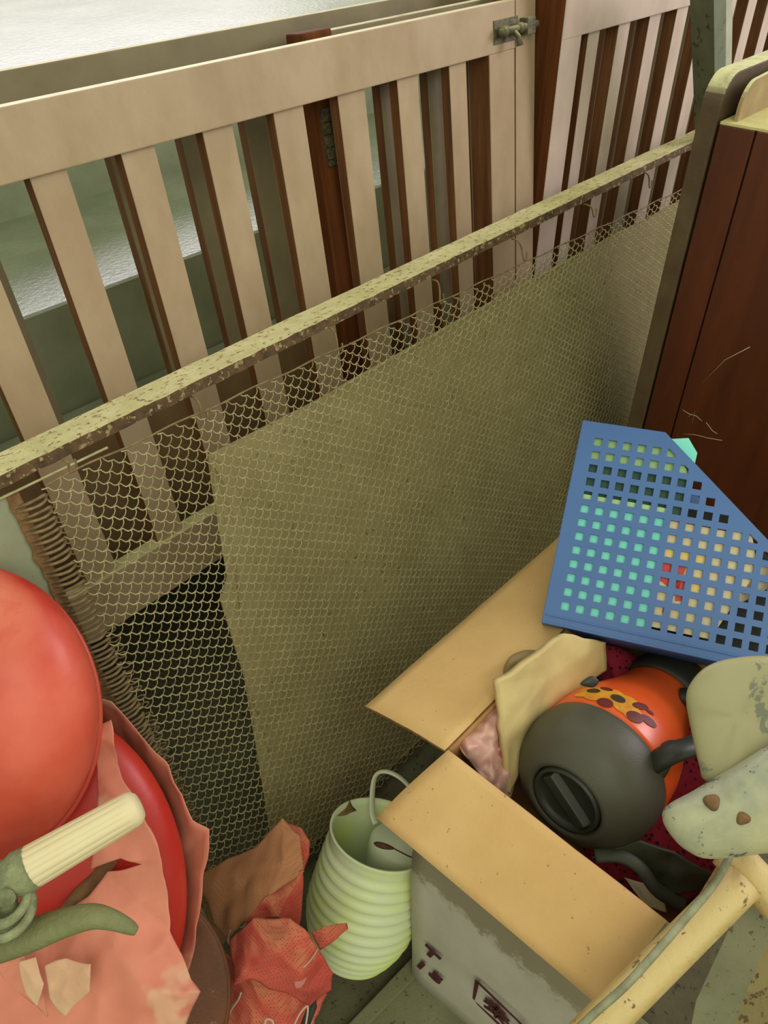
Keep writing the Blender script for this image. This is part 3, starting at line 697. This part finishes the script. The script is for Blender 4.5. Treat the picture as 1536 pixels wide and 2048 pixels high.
ink(strokes([(-.6 * k_, .75 * k_, .6 * k_, .85 * k_, 1), (-.95 * k_, .35 * k_, .95 * k_, .4 * k_, 1.1), (0, 1.15 * k_, -.1 * k_, .1 * k_, 1), (-.1 * k_, .35 * k_, -1.0 * k_, -.25 * k_, 1), (.1 * k_, .3 * k_, 1.05 * k_, -.2 * k_, 1.1),
             (0, -.05 * k_, 0, -1.2 * k_, 1.3), (-.6 * k_, -.35 * k_, -.1 * k_, -.6 * k_, 1), (.6 * k_, -.2 * k_, .1 * k_, -.6 * k_, 1), (-.1 * k_, -.6 * k_, -.9 * k_, -1.1 * k_, 1), (.1 * k_, -.6 * k_, .95 * k_, -1.1 * k_, 1.1)], .0042), face_x(994, 2022), 'stamp_character')

# ------------------------------------------------------------------ thermos jug
TC = P(1130, 1603, .80)
TA = (P(1338, 1374, .962) - TC).normalized()
jug = empty('vacuum_jug', TC); tag(jug, 'orange vacuum jug with charcoal base and yellow flower print, lying in the box', 'jug')
rr_ = .0735
profb = [(.0, .012), (.036, .012), (.0395, .008), (.0405, .001), (.044, -.001), (.047, .000), (.052, .003), (.062, .009), (.071, .020), (.0765, .034), (.0785, .048), (.0787, .060), (.0775, .068), (.0760, .070)]
finish(lathe_bm(profb, TC, TA, 64), 'base_cup', darkpl, jug, smooth=True, world=True)
def body_r(h):
    pts = [(.068, .0768), (.085, .0772), (.105, .0755), (.125, .071), (.145, .0645), (.165, .0575), (.185, .0515), (.20, .048), (.215, .0465)]
    for (a, ra), (b, rb) in zip(pts, pts[1:]):
        if a <= h <= b: return ra + (rb - ra) * (h - a) / (b - a)
    return pts[-1][1] if h > .2 else pts[0][1]
finish(lathe_bm([(body_r(.068 + .147 * k / 20), .068 + .147 * k / 20) for k in range(21)], TC, TA, 64), 'body', orange, jug, smooth=True, world=True)
finish(lathe_bm([(.0, .213), (.046, .213), (.050, .217), (.051, .226), (.050, .245), (.046, .262), (.036, .272), (0, .275)], TC, TA, 48), 'cap', blackpl, jug, smooth=True, world=True)
# base plug with grip bar
o = finish(lathe_bm([(.0, .006), (.030, .0065), (.0325, .004), (.0345, -.001), (.0370, -.001), (.0385, .006), (.0385, .012)], TC, TA, 48), 'base_plug', blackpl, jug, smooth=True, world=True)
tx, ty, _t = frame(TA)
dirg = Vector(M @ np.array([.66, .72, 0])); dirg = (dirg - TA * dirg.dot(TA)).normalized(); dp = TA.cross(dirg)
g = [TC + dirg * .0325 * s1 + dp * .011 * s2 + TA * .006 for s1, s2 in ((-1, -1), (1, -1), (1, 1), (-1, 1))]
g2 = [TC + dirg * .030 * s1 + dp * .006 * s2 - TA * .003 for s1, s2 in ((-1, -1), (1, -1), (1, 1), (-1, 1))]
finish(hexa(g + g2), 'plug_grip', blackpl, o, world=True, bevel=.0015)
# orientation angles: find phi from pixel by closest surface point
def surf(px, py, lift=.0006):
    best = None; ro = Vector(ray(px, py))
    for i in range(60, 200):
        t = .66 + i * .0012
        q = Vector((0, 0, CH)) + ro * t; dlt = q - TC; h = dlt.dot(TA); r = (dlt - TA * h).length
        if .064 <= h <= .22 and r <= body_r(h) + lift: return q
    return None
def surf_pt(h, phi, lift):
    return TC + TA * h + (tx * math.cos(phi) + ty * math.sin(phi)) * (body_r(h) + lift)
def hp(px, py):
    q = surf(px, py)
    if q is None: return None
    dlt = q - TC; h = dlt.dot(TA); rad = dlt - TA * h; return h, math.atan2(rad.dot(ty), rad.dot(tx))
def patch(name, centre, radii, m, petals=0, rot=0.0, lift=.0006):
    c = hp(*centre)
    if c is None: return
    bm = bmesh.new(); n = 48; ring0 = []
    cv = bm.verts.new(surf_pt(c[0], c[1], lift))
    prev = None
    for k in (1, 2, 3):
        ring = []
        for i in range(n):
            a = 2 * math.pi * i / n; f = 1 if not petals else (.72 + .28 * abs(math.cos(a * petals / 2)))
            u_, v_ = math.cos(a) * radii[0] * 1.25 * f * k / 3, math.sin(a) * radii[1] * 1.25 * f * k / 3
            uu, vv = u_ * math.cos(rot) - v_ * math.sin(rot), u_ * math.sin(rot) + v_ * math.cos(rot)
            h = c[0] + vv; ring.append(bm.verts.new(surf_pt(h, c[1] + uu / body_r(h), lift)))
        for i in range(n):
            if prev is None: bm.faces.new((cv, ring[i], ring[(i + 1) % n]))
            else: bm.faces.new((prev[i], ring[i], ring[(i + 1) % n], prev[(i + 1) % n]))
        prev = ring
    return finish(bm, name, m, jug, smooth=True, world=True)
patch('flower_print', (1238, 1400), (.021, .014), yflower, 6); patch('flower_print', (1186, 1386), (.018, .012), yflower, 5)
patch('flower_print', (1262, 1425), (.010, .008), yflower, 4)
patch('flower_centre', (1236, 1398), (.0065, .005), mat('flower_centre', (60, 44, 22)), lift=.0010); patch('flower_centre', (1187, 1382), (.0065, .004), mat('flower_centre_dark', (60, 44, 22)), lift=.0010)
for (x, y, a, b, r) in [(1210, 1406, .007, .006, 0), (1270, 1434, .008, .006, .8), (1297, 1442, .008, .0045, .3), (1281, 1412, .008, .004, .9), (1213, 1378, .006, .003, 0), (1300, 1424, .004, .002, .3)]:
    patch('leaf_print', (x, y), (a, b), burg, rot=r, lift=.0008)
# handle
hp0 = P(1322, 1520, .80); 
tube('handle', spline([P(1305, 1528, .79), P(1345, 1505, .775), P(1392, 1490, .79), P(1425, 1470, .83), P(1420, 1420, .87), P(1378, 1395, .89), P(1362, 1392, .895)], 5), .0125, blackpl, jug, seg=14, flat=.7)
cushion('handle_mount', [P(1308, 1530, .795), P(1320, 1490, .80), P(1350, 1480, .80), P(1352, 1510, .79), P(1325, 1560, .79)], blackpl, jug, .006, .01)
cushion('spout', [P(1160, 1368, .80), P(1182, 1352, .80), P(1198, 1362, .80), P(1186, 1375, .80)], blackpl, jug, .004, .02)

# ------------------------------------------------------------------ other things in the box
r = empty('padded_envelope', P(1100, 1450, .86)); tag(r, 'cream folded envelope standing between the jug and the pink bag', 'envelope')
cloth('envelope_body', {'a': (996, 1365, .815), 'b': (1075, 1312, .84), 'c': (1130, 1268, .87), 'd': (1212, 1283, .90), 'e': (1215, 1340, .91), 'f': (1140, 1400, .885), 'g': (1060, 1490, .87), 'h': (1022, 1590, .85), 'i': (1010, 1480, .825), 'j': (1100, 1350, .86)},
      ['abj', 'bcj', 'cdj', 'dej', 'efj', 'fgj', 'gij', 'ghi', 'iaj'], envm, r, cuts=4, amp=.002, nsc=20, th=.008)
r = empty('plastic_bottle', P(1035, 1325, .86)); tag(r, 'small olive translucent container tucked behind the envelope', 'bottle')
cushion('container_body', [P(1006, 1345, .87), P(1018, 1315, .87), P(1050, 1300, .88), P(1080, 1306, .88), P(1062, 1340, .88), P(1020, 1362, .87)], olivepl, r, .012, .02)
r = empty('plastic_bag', P(965, 1490, .85)); tag(r, 'crumpled pale pink plastic bag in the left corner of the box', 'bag')
cushion('bag_body', [P(918, 1490, .83), P(925, 1440, .85), P(960, 1412, .86), P(1005, 1410, .87), P(1022, 1470, .88), P(1030, 1545, .87), P(1018, 1600, .86), P(985, 1580, .84), P(945, 1530, .83)], pinkbag, r, .03, .02, amp=.012, nsc=46, rings=22, smooth_n=10)
r = empty('leopard_cloth', P(1320, 1620, .9)); tag(r, 'crimson leopard print cloth under the jug', 'cloth')
cushion('cloth_body', [P(1130, 1560, .92), P(1200, 1350, .96), P(1215, 1290, .97), P(1300, 1330, .98), P(1400, 1430, .95), P(1470, 1600, .90), P(1455, 1730, .87), P(1380, 1800, .84), P(1300, 1800, .83), P(1180, 1720, .86)], leop, r, .03, .10, amp=.012, nsc=24, rings=18)
r = empty('black_strap', P(1300, 1740, .8)); tag(r, 'wide dull black strap lying in the box below the jug', 'strap')
cloth('strap_band', {'a': (1180, 1712, .80), 'b': (1275, 1680, .79), 'c': (1345, 1700, .785), 'd': (1425, 1745, .78), 'e': (1410, 1775, .79), 'f': (1355, 1785, .79), 'g': (1320, 1775, .80), 'h': (1290, 1735, .80), 'i': (1250, 1715, .80)},
      ['abi', 'bhi', 'bch', 'cgh', 'cdf', 'cfg', 'def'], strapm, r, cuts=4, amp=.003, nsc=30, th=.003)
tube('strap_edge', spline([P(1190, 1712, .795), P(1240, 1712, .79), P(1280, 1735, .785), P(1315, 1780, .785), P(1370, 1810, .79)], 6), .008, strapm, r, flat=.5)
r = empty('paper_scrap', P(1300, 1785, .82)); tag(r, 'torn white paper corner beside the front flap of the box', 'paper')
cloth('paper_body', {'a': (1250, 1755, .80), 'b': (1290, 1768, .81), 'c': (1327, 1788, .81), 'd': (1334, 1825, .80), 'e': (1290, 1810, .795)}, ['abe', 'bce', 'cde'], creamp, r, cuts=3, amp=.001, th=.0006)
finish(box_bm(bx + .01, bx + DX - .005, by - DY + .01, by - .01, .0, .30), 'packing_filler', kraftin, cart, world=True)

# ------------------------------------------------------------------ plastic bucket
BT = P(764, 1665, 1.02); BB = P(702, 1900, 1.075)
buc = empty('plastic_bucket', BB); tag(buc, 'white and lime ribbed plastic bucket beside the red bag', 'bucket')
ax = (BT - BB); Lb = ax.length
pb = [(.0, .0), (.040, 0)]
nr = 11
for k in range(nr * 4 + 1):
    t = k / (nr * 4); base = .050 + .026 * (1 - (1 - t / .45) ** 2) if t < .45 else .076 - .008 * ((t - .45) / .55) ** 1.3
    pb.append((base + .0022 * math.sin(k / 4 * 2 * math.pi), .004 + (Lb - .022) * t))
pb += [(.0680, Lb - .012), (.0690, Lb - .006), (.0705, Lb - .002), (.0705, Lb), (.0675, Lb), (.066, Lb - .01), (.064, Lb * .4), (.045, .01), (0, .008)]
finish(lathe_bm(pb, BB, ax, 72), 'pail', bucketm, buc, smooth=True, world=True)
x_, y_, a_ = frame(ax)
hpts = [P(752, 1648, 1.06), P(744, 1620, 1.065), P(748, 1560, 1.06), P(765, 1543, 1.055), P(795, 1552, 1.05), P(825, 1580, 1.05), P(860, 1625, 1.05), P(880, 1680, 1.05)]
tube('handle', spline(hpts, 6), .0062, bucketin, buc, seg=10, flat=.45, up=(0, -1, 0))
inn = empty('round_container', BT); tag(inn, 'small white round tub inside the ribbed bucket', 'container')
CI = P(800, 1690, 1.04); finish(lathe_bm([(.0, -.10), (.036, -.10), (.042, -.01), (.042, .002), (.036, .010), (0, .013)], CI, ax, 48), 'tub_body', bucketin, inn, smooth=True, world=True)
dr = empty('dry_leaf', P(692, 1618, 1.03)); tag(dr, 'curled dry leaf on the left rim of the ribbed bucket', 'leaf')
cloth('leaf_blade', {'a': (672, 1632, 1.0), 'b': (692, 1616, 1.01), 'c': (699, 1600, 1.02), 'd': (704, 1614, 1.03), 'e': (712, 1622, 1.03), 'f': (695, 1630, 1.01)}, ['abf', 'bcd', 'bdf', 'def'], mat('dry_leaf', (132, 100, 56), (104, 72, 38), 0.9, 100), dr, cuts=2, amp=.002, th=.0006)
pu = empty('dry_seed_pod', P(765, 1690, .985)); tag(pu, 'thin brown twig with a pod on the front rim of the ribbed bucket', 'twig')
tube('pod', spline([P(748, 1686, .985), P(760, 1690, .982), P(775, 1694, .982), P(788, 1697, .983)], 4), [.001, .002, .003, .0036, .004, .004, .004, .0038, .0034, .003, .0024, .0018, .001], pupam, pu, seg=8)
tube('stem', spline([P(786, 1696, .983), P(805, 1706, .985), P(822, 1714, .99), P(838, 1716, 1.0)], 4), .0009, pupam, pu, seg=6)

# ------------------------------------------------------------------ floor boards bottom middle / right
r = empty('floor_board', hz(880, 2030, .0)); tag(r, 'grey green board lying on the floor under the cardboard box', 'board')
q = [hz(735, 2060, .0), hz(842, 1946, .0), hz(1000, 1800, .0), hz(1350, 2100, .0), hz(1000, 2500, .0)]
slab([Vector((v.x, v.y, .002)) for v in q], (0, 0, .008), boardg, 'board_plate', r)
q = [hz(695, 2052, .012), hz(828, 1912, .012), hz(850, 1890, .012), hz(866, 1910, .012), hz(842, 1946, .012), hz(735, 2054, .012), hz(700, 2095, .012), hz(655, 2095, .012)]
slab([Vector((v.x, v.y, .0)) for v in q], (0, 0, .016), boardg, 'board_edge', r, bevel=.002)

# ------------------------------------------------------------------ tubular frame at the lower right
tf = empty('tubular_frame', P(1300, 1930, .60)); tag(tf, 'rusty cream tubular frame crossing the lower right corner', 'frame')
a, b = P(1130, 2120, .60), P(1487, 1763, .64)
tube('main_tube', [a + (a - b) * .3, a, a.lerp(b, .3), a.lerp(b, .6), a.lerp(b, .9), b], .0155, tubem, tf, seg=28)
tube('cross_tube', [P(1455, 1700, .665), P(1500, 1750, .655), P(1560, 1810, .645), P(1640, 1890, .64)], .017, tubem, tf, seg=28)
tube('thin_rod', spline([P(1080, 2135, .585), P(1180, 2035, .585), P(1262, 1960, .585), P(1380, 1826, .60), P(1432, 1762, .615), P(1462, 1705, .64), P(1476, 1650, .66)], 6), .0032, rodm, tf, seg=10)
o = slab([P(1470, 1830, .70), P(1560, 1740, .70), P(1540, 1870, .70), P(1462, 2060, .70), P(1380, 2060, .70), P(1392, 2000, .70)], Vector(ray(1450, 1950)) * .01, boardg, 'flat_plate', tf, bevel=.001); o['label'] = 'flat grey green plate behind the tube'
r = empty('spotted_board', P(1520, 1980, .78)); tag(r, 'rust spotted tan board at the right bottom corner', 'board')
slab([P(1530, 1800, .78), P(1640, 1700, .78), P(1640, 2150, .78), P(1420, 2150, .78), P(1450, 2060, .78)], Vector(ray(1500, 1980)) * .02, mat('spotted_tan', (142, 128, 84), (124, 110, 70), 0.85, 12, bump=0.4, spots=(86, 66, 40), spot_scale=70, spot_t=0.6), 'board_plate', r, bevel=.001)

# ------------------------------------------------------------------ grey-green moulded seat
st = empty('plastic_moulding', P(1450, 1520, .62)); tag(st, 'curved grey green plastic moulding with two rusty rivets at the right edge', 'moulding')
o = cushion('upper_lobe', [P(1372, 1400, .66), P(1380, 1368, .66), P(1410, 1335, .66), P(1460, 1317, .66), P(1540, 1312, .66), P(1640, 1330, .67), P(1660, 1480, .66), P(1560, 1560, .64), P(1480, 1580, .635), P(1412, 1563, .645), P(1398, 1530, .65), P(1380, 1450, .66)], shellm, st, .016, .010, rings=12, p=3)
o = cushion('rounded_nose', [P(1325, 1640, .625), P(1332, 1612, .63), P(1385, 1582, .635), P(1420, 1560, .64), P(1470, 1530, .635), P(1560, 1480, .63), P(1640, 1470, .63), P(1660, 1600, .62), P(1600, 1690, .62), P(1520, 1708, .62), P(1420, 1718, .62), P(1375, 1702, .62), P(1345, 1675, .62)], nosem, st, .026, .010, rings=14, p=2.4)
for (x, y) in ((1424, 1604), (1483, 1635)):
    c = P(x, y, .603); nn = (TOCAM - c).normalized()
    for k in range(40):
        c = P(x, y, .58 + k * .001)
    c = P(x, y, .6035)
    q = finish(lathe_bm([(0, .0035), (.003, .003), (.0052, .001), (.0062, -.003)], c, nn, 20, flute=lambda ph, h: 1 + .12 * math.sin(3 * ph + x)), 'rivet', rustm, st, smooth=True, world=True); q['label'] = 'rusty rivet head'

# ------------------------------------------------------------------ left cluster
DC = P(-68, 1430, .70)
dome = empty('red_dome_lid', DC); tag(dome, 'large glossy red domed lid at the left edge, above the handlebar', 'lid')
def ell(cx_, cy_, rx, ry, t, n=28, rot=0):
    out = []
    for i in range(n):
        a = 2 * math.pi * i / n; x, y = rx * math.cos(a), ry * math.sin(a)
        out.append(P(cx_ + x * math.cos(rot) - y * math.sin(rot), cy_ + x * math.sin(rot) + y * math.cos(rot), t))
    return out
cushion('dome', ell(-70, 1428, 266, 300, .72), redpl, dome, .10, .008, rings=26, smooth_n=3)
rim = ell(-66, 1434, 264, 298, .728, n=90)
tube('rim', rim, .0035, redpl, dome, seg=10, closed=True)
d2 = empty('red_dome_lid', P(110, 1760, .80)); tag(d2, 'second red domed lid lower down, wrapped in torn pink paper', 'lid')
cushion('dome', ell(120, 1765, 252, 345, .80, rot=-.12), redpl2, d2, .075, .02, rings=22, smooth_n=3)
pk = empty('pink_paper', P(250, 1950, .72)); tag(pk, 'torn crumpled pink paper wrapped round the lower red lid', 'paper')
cloth('outer_sheet', {'a': (172, 1392, .83), 'b': (222, 1404, .82), 'c': (275, 1462, .82), 'd': (338, 1535, .81), 'e': (386, 1640, .80), 'f': (418, 1662, .80), 'g': (414, 1730, .80), 'h': (402, 1810, .80), 'i': (388, 1900, .79), 'j': (370, 1965, .79),
      'k': (350, 1850, .83), 'l': (355, 1720, .84), 'm': (320, 1600, .85), 'n': (260, 1510, .86), 'o': (190, 1460, .86), 'p': (345, 1950, .80)},
      ['abo', 'bno', 'bcn', 'cdm', 'cmn', 'dem', 'eml', 'efl', 'fgl', 'ghk', 'glk', 'hik', 'ijp', 'ipk'], pinkpap, pk, cuts=3, amp=.003, nsc=30)
cloth('inner_sheet', {'a': (192, 1452, .735), 'b': (222, 1438, .735), 'c': (232, 1530, .735), 'd': (278, 1610, .725), 'e': (312, 1690, .72), 'f': (330, 1760, .72), 'g': (342, 1860, .715), 'h': (372, 1930, .71), 'i': (400, 1985, .70), 'j': (385, 2020, .70), 'k': (350, 2100, .69),
      'l': (200, 2110, .68), 'm': (60, 2110, .68), 'n': (-60, 2100, .68), 'o': (-60, 1900, .70), 'p': (60, 1880, .70), 'q': (110, 1840, .715), 'r': (180, 1790, .715), 's': (215, 1745, .72), 't': (283, 1730, .72), 'u': (240, 1716, .72), 'v': (180, 1740, .72), 'w': (192, 1660, .725), 'x': (196, 1560, .73), 'y': (230, 1900, .695), 'z': (110, 1980, .69), 'A': (300, 1980, .69)},
      ['abc', 'acx', 'xcd', 'xdw', 'wdeu', 'wuv', 'uet', 'etf', 'tfg', 'tgs', 'sgy', 'rsy', 'gyA', 'ghA', 'hiA', 'ijA', 'jkA', 'klA', 'lyA', 'lzy', 'lmz', 'mnz', 'noz', 'opz', 'pqz', 'qyz', 'qry'], pinkpap, pk, cuts=4, amp=.004, nsc=24, ridge=.012)
cloth('torn_shred', {'a': (-20, 1920, .672), 'b': (40, 1905, .672), 'c': (75, 1960, .665), 'd': (95, 2030, .665), 'e': (60, 2010, .668), 'f': (20, 1975, .668)}, ['abf', 'bcf', 'cef', 'cde'], pinkpap, pk, cuts=4, amp=.003, nsc=50, ridge=.006)
shredm = mat('pale_torn_paper', (214, 174, 140), (200, 152, 120), 0.85, 12, bump=0.4)
cloth('torn_shred', {'a': (90, 1930, .668), 'b': (135, 1915, .668), 'c': (185, 1925, .668), 'd': (175, 1985, .662), 'e': (130, 2035, .662), 'f': (100, 1995, .665)}, ['abf', 'bcdf', 'def'], shredm, pk, cuts=4, amp=.003, nsc=45, ridge=.006)
cloth('torn_shred', {'a': (35, 1925, .664), 'b': (70, 1915, .664), 'c': (88, 1965, .660), 'd': (72, 2015, .658), 'e': (50, 1990, .660)}, ['abe', 'bce', 'cde'], shredm, pk, cuts=4, amp=.002, nsc=50, ridge=.004)
# strap scrap beside the lid
r = empty('leather_strip', P(120, 1800, .75)); tag(r, 'worn brown strip crossing the red gap in the pink paper', 'strip')
tube('strip_body', spline([P(225, 1715, .742), P(190, 1760, .735), P(150, 1800, .728), P(118, 1845, .722)], 6), .008, mat('leather', (128, 96, 60), (108, 76, 46), 0.9, 60, bump=.8), r, flat=.4)
# grip and lever
hb_ = empty('handlebar', P(60, 1800, .60)); tag(hb_, 'corroded handlebar end with cream ribbed grip and green brake lever', 'handlebar')
g0, g1 = P(55, 1738, .60), P(262, 1620, .62); gl = (g1 - g0).length
prg = [(.0, 0), (.0165, 0), (.0168, .004)] + [(.0168 - .0022 * (k / 10), .004 + (gl - .004) * k / 10) for k in range(1, 11)] + [(.0135, gl + .004), (.010, gl + .0075), (0, gl + .009)]
finish(lathe_bm(prg, g0, g1 - g0, 96, flute=lambda ph, h: 1 - (.055 * max(0, math.cos(16 * ph)) ** 2 if gl * .03 < h < gl * .97 else 0)), 'grip', gripm, hb_, smooth=True, world=True)
dd = (g0 - g1).normalized()
tube('bar_end', [g0 - dd * .004, g0 + dd * .006, g0 + dd * .012, g0 + dd * .05, g0 + dd * .12], [.0172, .0178, .016, .0158, .0158], verdi, hb_, seg=24)
for k, (x, y, r2) in enumerate(((8, 1822, .020), (4, 1800, .018))):
    c = P(x, y, .585); nn = (TOCAM - c).normalized(); X2, Y2, A2 = frame(nn)
    tube('clamp_ring', [c + X2 * r2 * math.cos(a) + Y2 * r2 * .9 * math.sin(a) for a in np.linspace(0, 2 * math.pi, 33)[:-1]], .004, verdi, hb_, seg=8, closed=True)
cushion('clamp_screw', ell(10, 1795, 22, 20, .583, 12), verdi, hb_, .008, .012)
cushion('clamp_body', [P(-30, 1760, .60), P(20, 1770, .60), P(38, 1810, .60), P(34, 1860, .60), P(10, 1900, .60), P(-40, 1910, .60)], verdi, hb_, .012, .02, amp=.002, nsc=60)
tube('brake_lever', spline([P(-40, 1895, .605), P(10, 1885, .60), P(70, 1867, .60), P(130, 1845, .60), P(185, 1833, .60), P(225, 1840, .605), P(258, 1854, .61), P(272, 1862, .612)], 5),
     [.0155 - .0118 * (k / 35) ** 1.3 for k in range(36)], leverm, hb_, seg=16, flat=.75)
# brown round tray
tr = empty('round_tray', P(330, 1985, .86)); tag(tr, 'brown round wooden tray edge showing between pink paper and red bag', 'tray')
cushion('tray_disc', ell(322, 1985, 136, 190, .86, 24), stoolm, tr, .006, .006, smooth_n=4, p=6)
tube('tray_rim', ell(322, 1985, 136, 190, .86, 90), .003, stoolm, tr, seg=8, closed=True)
# red shopping bag
bg = empty('red_shopping_bag', P(540, 1900, .95)); tag(bg, 'crumpled dusty red non-woven shopping bag between the stool and the bucket', 'bag')
o = cloth('upper_fold', {'a': (395, 1752, 1.00), 'b': (450, 1722, 1.0), 'c': (512, 1695, .99), 'd': (562, 1634, .99), 'e': (598, 1672, .97), 'f': (608, 1745, .95), 'g': (540, 1790, .93), 'h': (490, 1840, .92), 'i': (455, 1880, .93), 'j': (425, 1840, .96), 'k': (500, 1755, .955), 'l': (570, 1718, .95)},
      ['abk', 'akj', 'bck', 'cdl', 'del', 'efl', 'clk', 'flg', 'lkg', 'kgh', 'khj', 'hij'], bagdust, bg, cuts=4, amp=.003, nsc=24, ridge=.004, th=.001); o['label'] = 'dust-covered tan upper fold'
cloth('corner_fold', {'a': (575, 1645, 1.00), 'b': (603, 1655, 1.0), 'c': (620, 1682, .99), 'd': (618, 1712, .99), 'e': (607, 1740, .98), 'f': (596, 1680, .985)}, ['abf', 'bcf', 'cdf', 'def'], bagm, bg, cuts=3, amp=.001, th=.001)
cloth('side_fold', {'a': (566, 1755, .955), 'b': (606, 1742, .95), 'c': (604, 1800, .95), 'd': (598, 1860, .94), 'e': (520, 1838, .92), 'f': (578, 1790, .935), 'g': (555, 1830, .915), 'h': (486, 1845, .915), 'i': (535, 1795, .925), 'j': (600, 1870, .93)},
      ['abf', 'bcf', 'cdf', 'dgf', 'fgi', 'aif', 'gei', 'ehi', 'dgj'], bagm, bg, cuts=4, amp=.003, nsc=40, ridge=.004, th=.001)
cloth('front_fold', {'a': (505, 1836, .885), 'b': (583, 1836, .88), 'c': (620, 1868, .875), 'd': (642, 1905, .88), 'e': (668, 1945, .89), 'f': (662, 1980, .90), 'g': (625, 2010, .90), 'h': (560, 1985, .885), 'i': (500, 1960, .88), 'j': (470, 1970, .885), 'k': (488, 1945, .875), 'l': (500, 1900, .875), 'm': (458, 1880, .91), 'n': (560, 1900, .855), 'o': (600, 1950, .86)},
      ['abn', 'bcn', 'cdon', 'deo', 'efo', 'fgo', 'gho', 'hno', 'hin', 'ikn', 'ijk', 'kln', 'lan', 'lma', 'mlk', 'mkj'], bagm, bg, cuts=4, amp=.004, nsc=34, ridge=.008, th=.001)
cloth('lower_fold', {'a': (452, 1905, .93), 'b': (500, 1955, .90), 'c': (560, 1970, .90), 'd': (640, 1960, .91), 'e': (655, 1990, .915), 'f': (628, 2040, .91), 'g': (630, 2120, .90), 'h': (430, 2120, .90), 'i': (440, 2030, .92), 'j': (540, 2040, .885), 'k': (458, 1980, .92)},
      ['abk', 'bcj', 'cdj', 'dej', 'efj', 'fgj', 'ghj', 'hij', 'ikj', 'kbj'], bagm, bg, cuts=4, amp=.005, nsc=34, ridge=.009, th=.001)
cloth('handle_loop', {'a': (622, 1868, .90), 'b': (648, 1852, .90), 'c': (694, 1848, .91), 'd': (697, 1858, .91), 'e': (668, 1880, .90), 'f': (640, 1900, .895)}, ['abf', 'bef', 'bce', 'cde'], bagm, bg, cuts=3, amp=.002, th=.0012)
cloth('white_print', {'a': (598, 2055, .868), 'b': (612, 2020, .868), 'c': (632, 2000, .87), 'd': (634, 2012, .87), 'e': (620, 2050, .868), 'f': (606, 2080, .868)}, ['abf', 'bef', 'bce', 'cde'], blackprint, bg, cuts=1, amp=0)
tube('print_outline', spline([P(580, 2070, .864), P(598, 2030, .864), P(615, 2012, .864), P(614, 2035, .864), P(608, 2070, .864)], 4), .0012, whitep, bg, seg=6, flat=.4)
tube('print_outline', spline([P(530, 2060, .862), P(532, 2040, .862), P(545, 2042, .862), P(548, 2060, .862)], 4), .0014, whitep, bg, seg=6, flat=.4)
tube('white_seam', spline([P(636, 1897, .874), P(625, 1915, .868), P(610, 1932, .862), P(600, 1940, .862)], 4), .0008, whitep, bg, seg=6)
tube('white_seam', spline([P(462, 1860, .93), P(456, 1880, .93), P(462, 1895, .93), P(463, 1915, .925)], 4), .0016, whitep, bg, seg=6, flat=.5)
tube('white_seam', spline([P(452, 2048, .905), P(462, 2020, .90), P(476, 2000, .895), P(482, 1985, .89)], 4), .0014, whitep, bg, seg=6, flat=.5)
cushion('white_spot', ell(601, 1958, 11, 20, .866, 14, rot=.4), mat('faded_print', (196, 120, 112)), bg, .002, .002, smooth_n=2)
print('objects', len(bpy.data.objects))
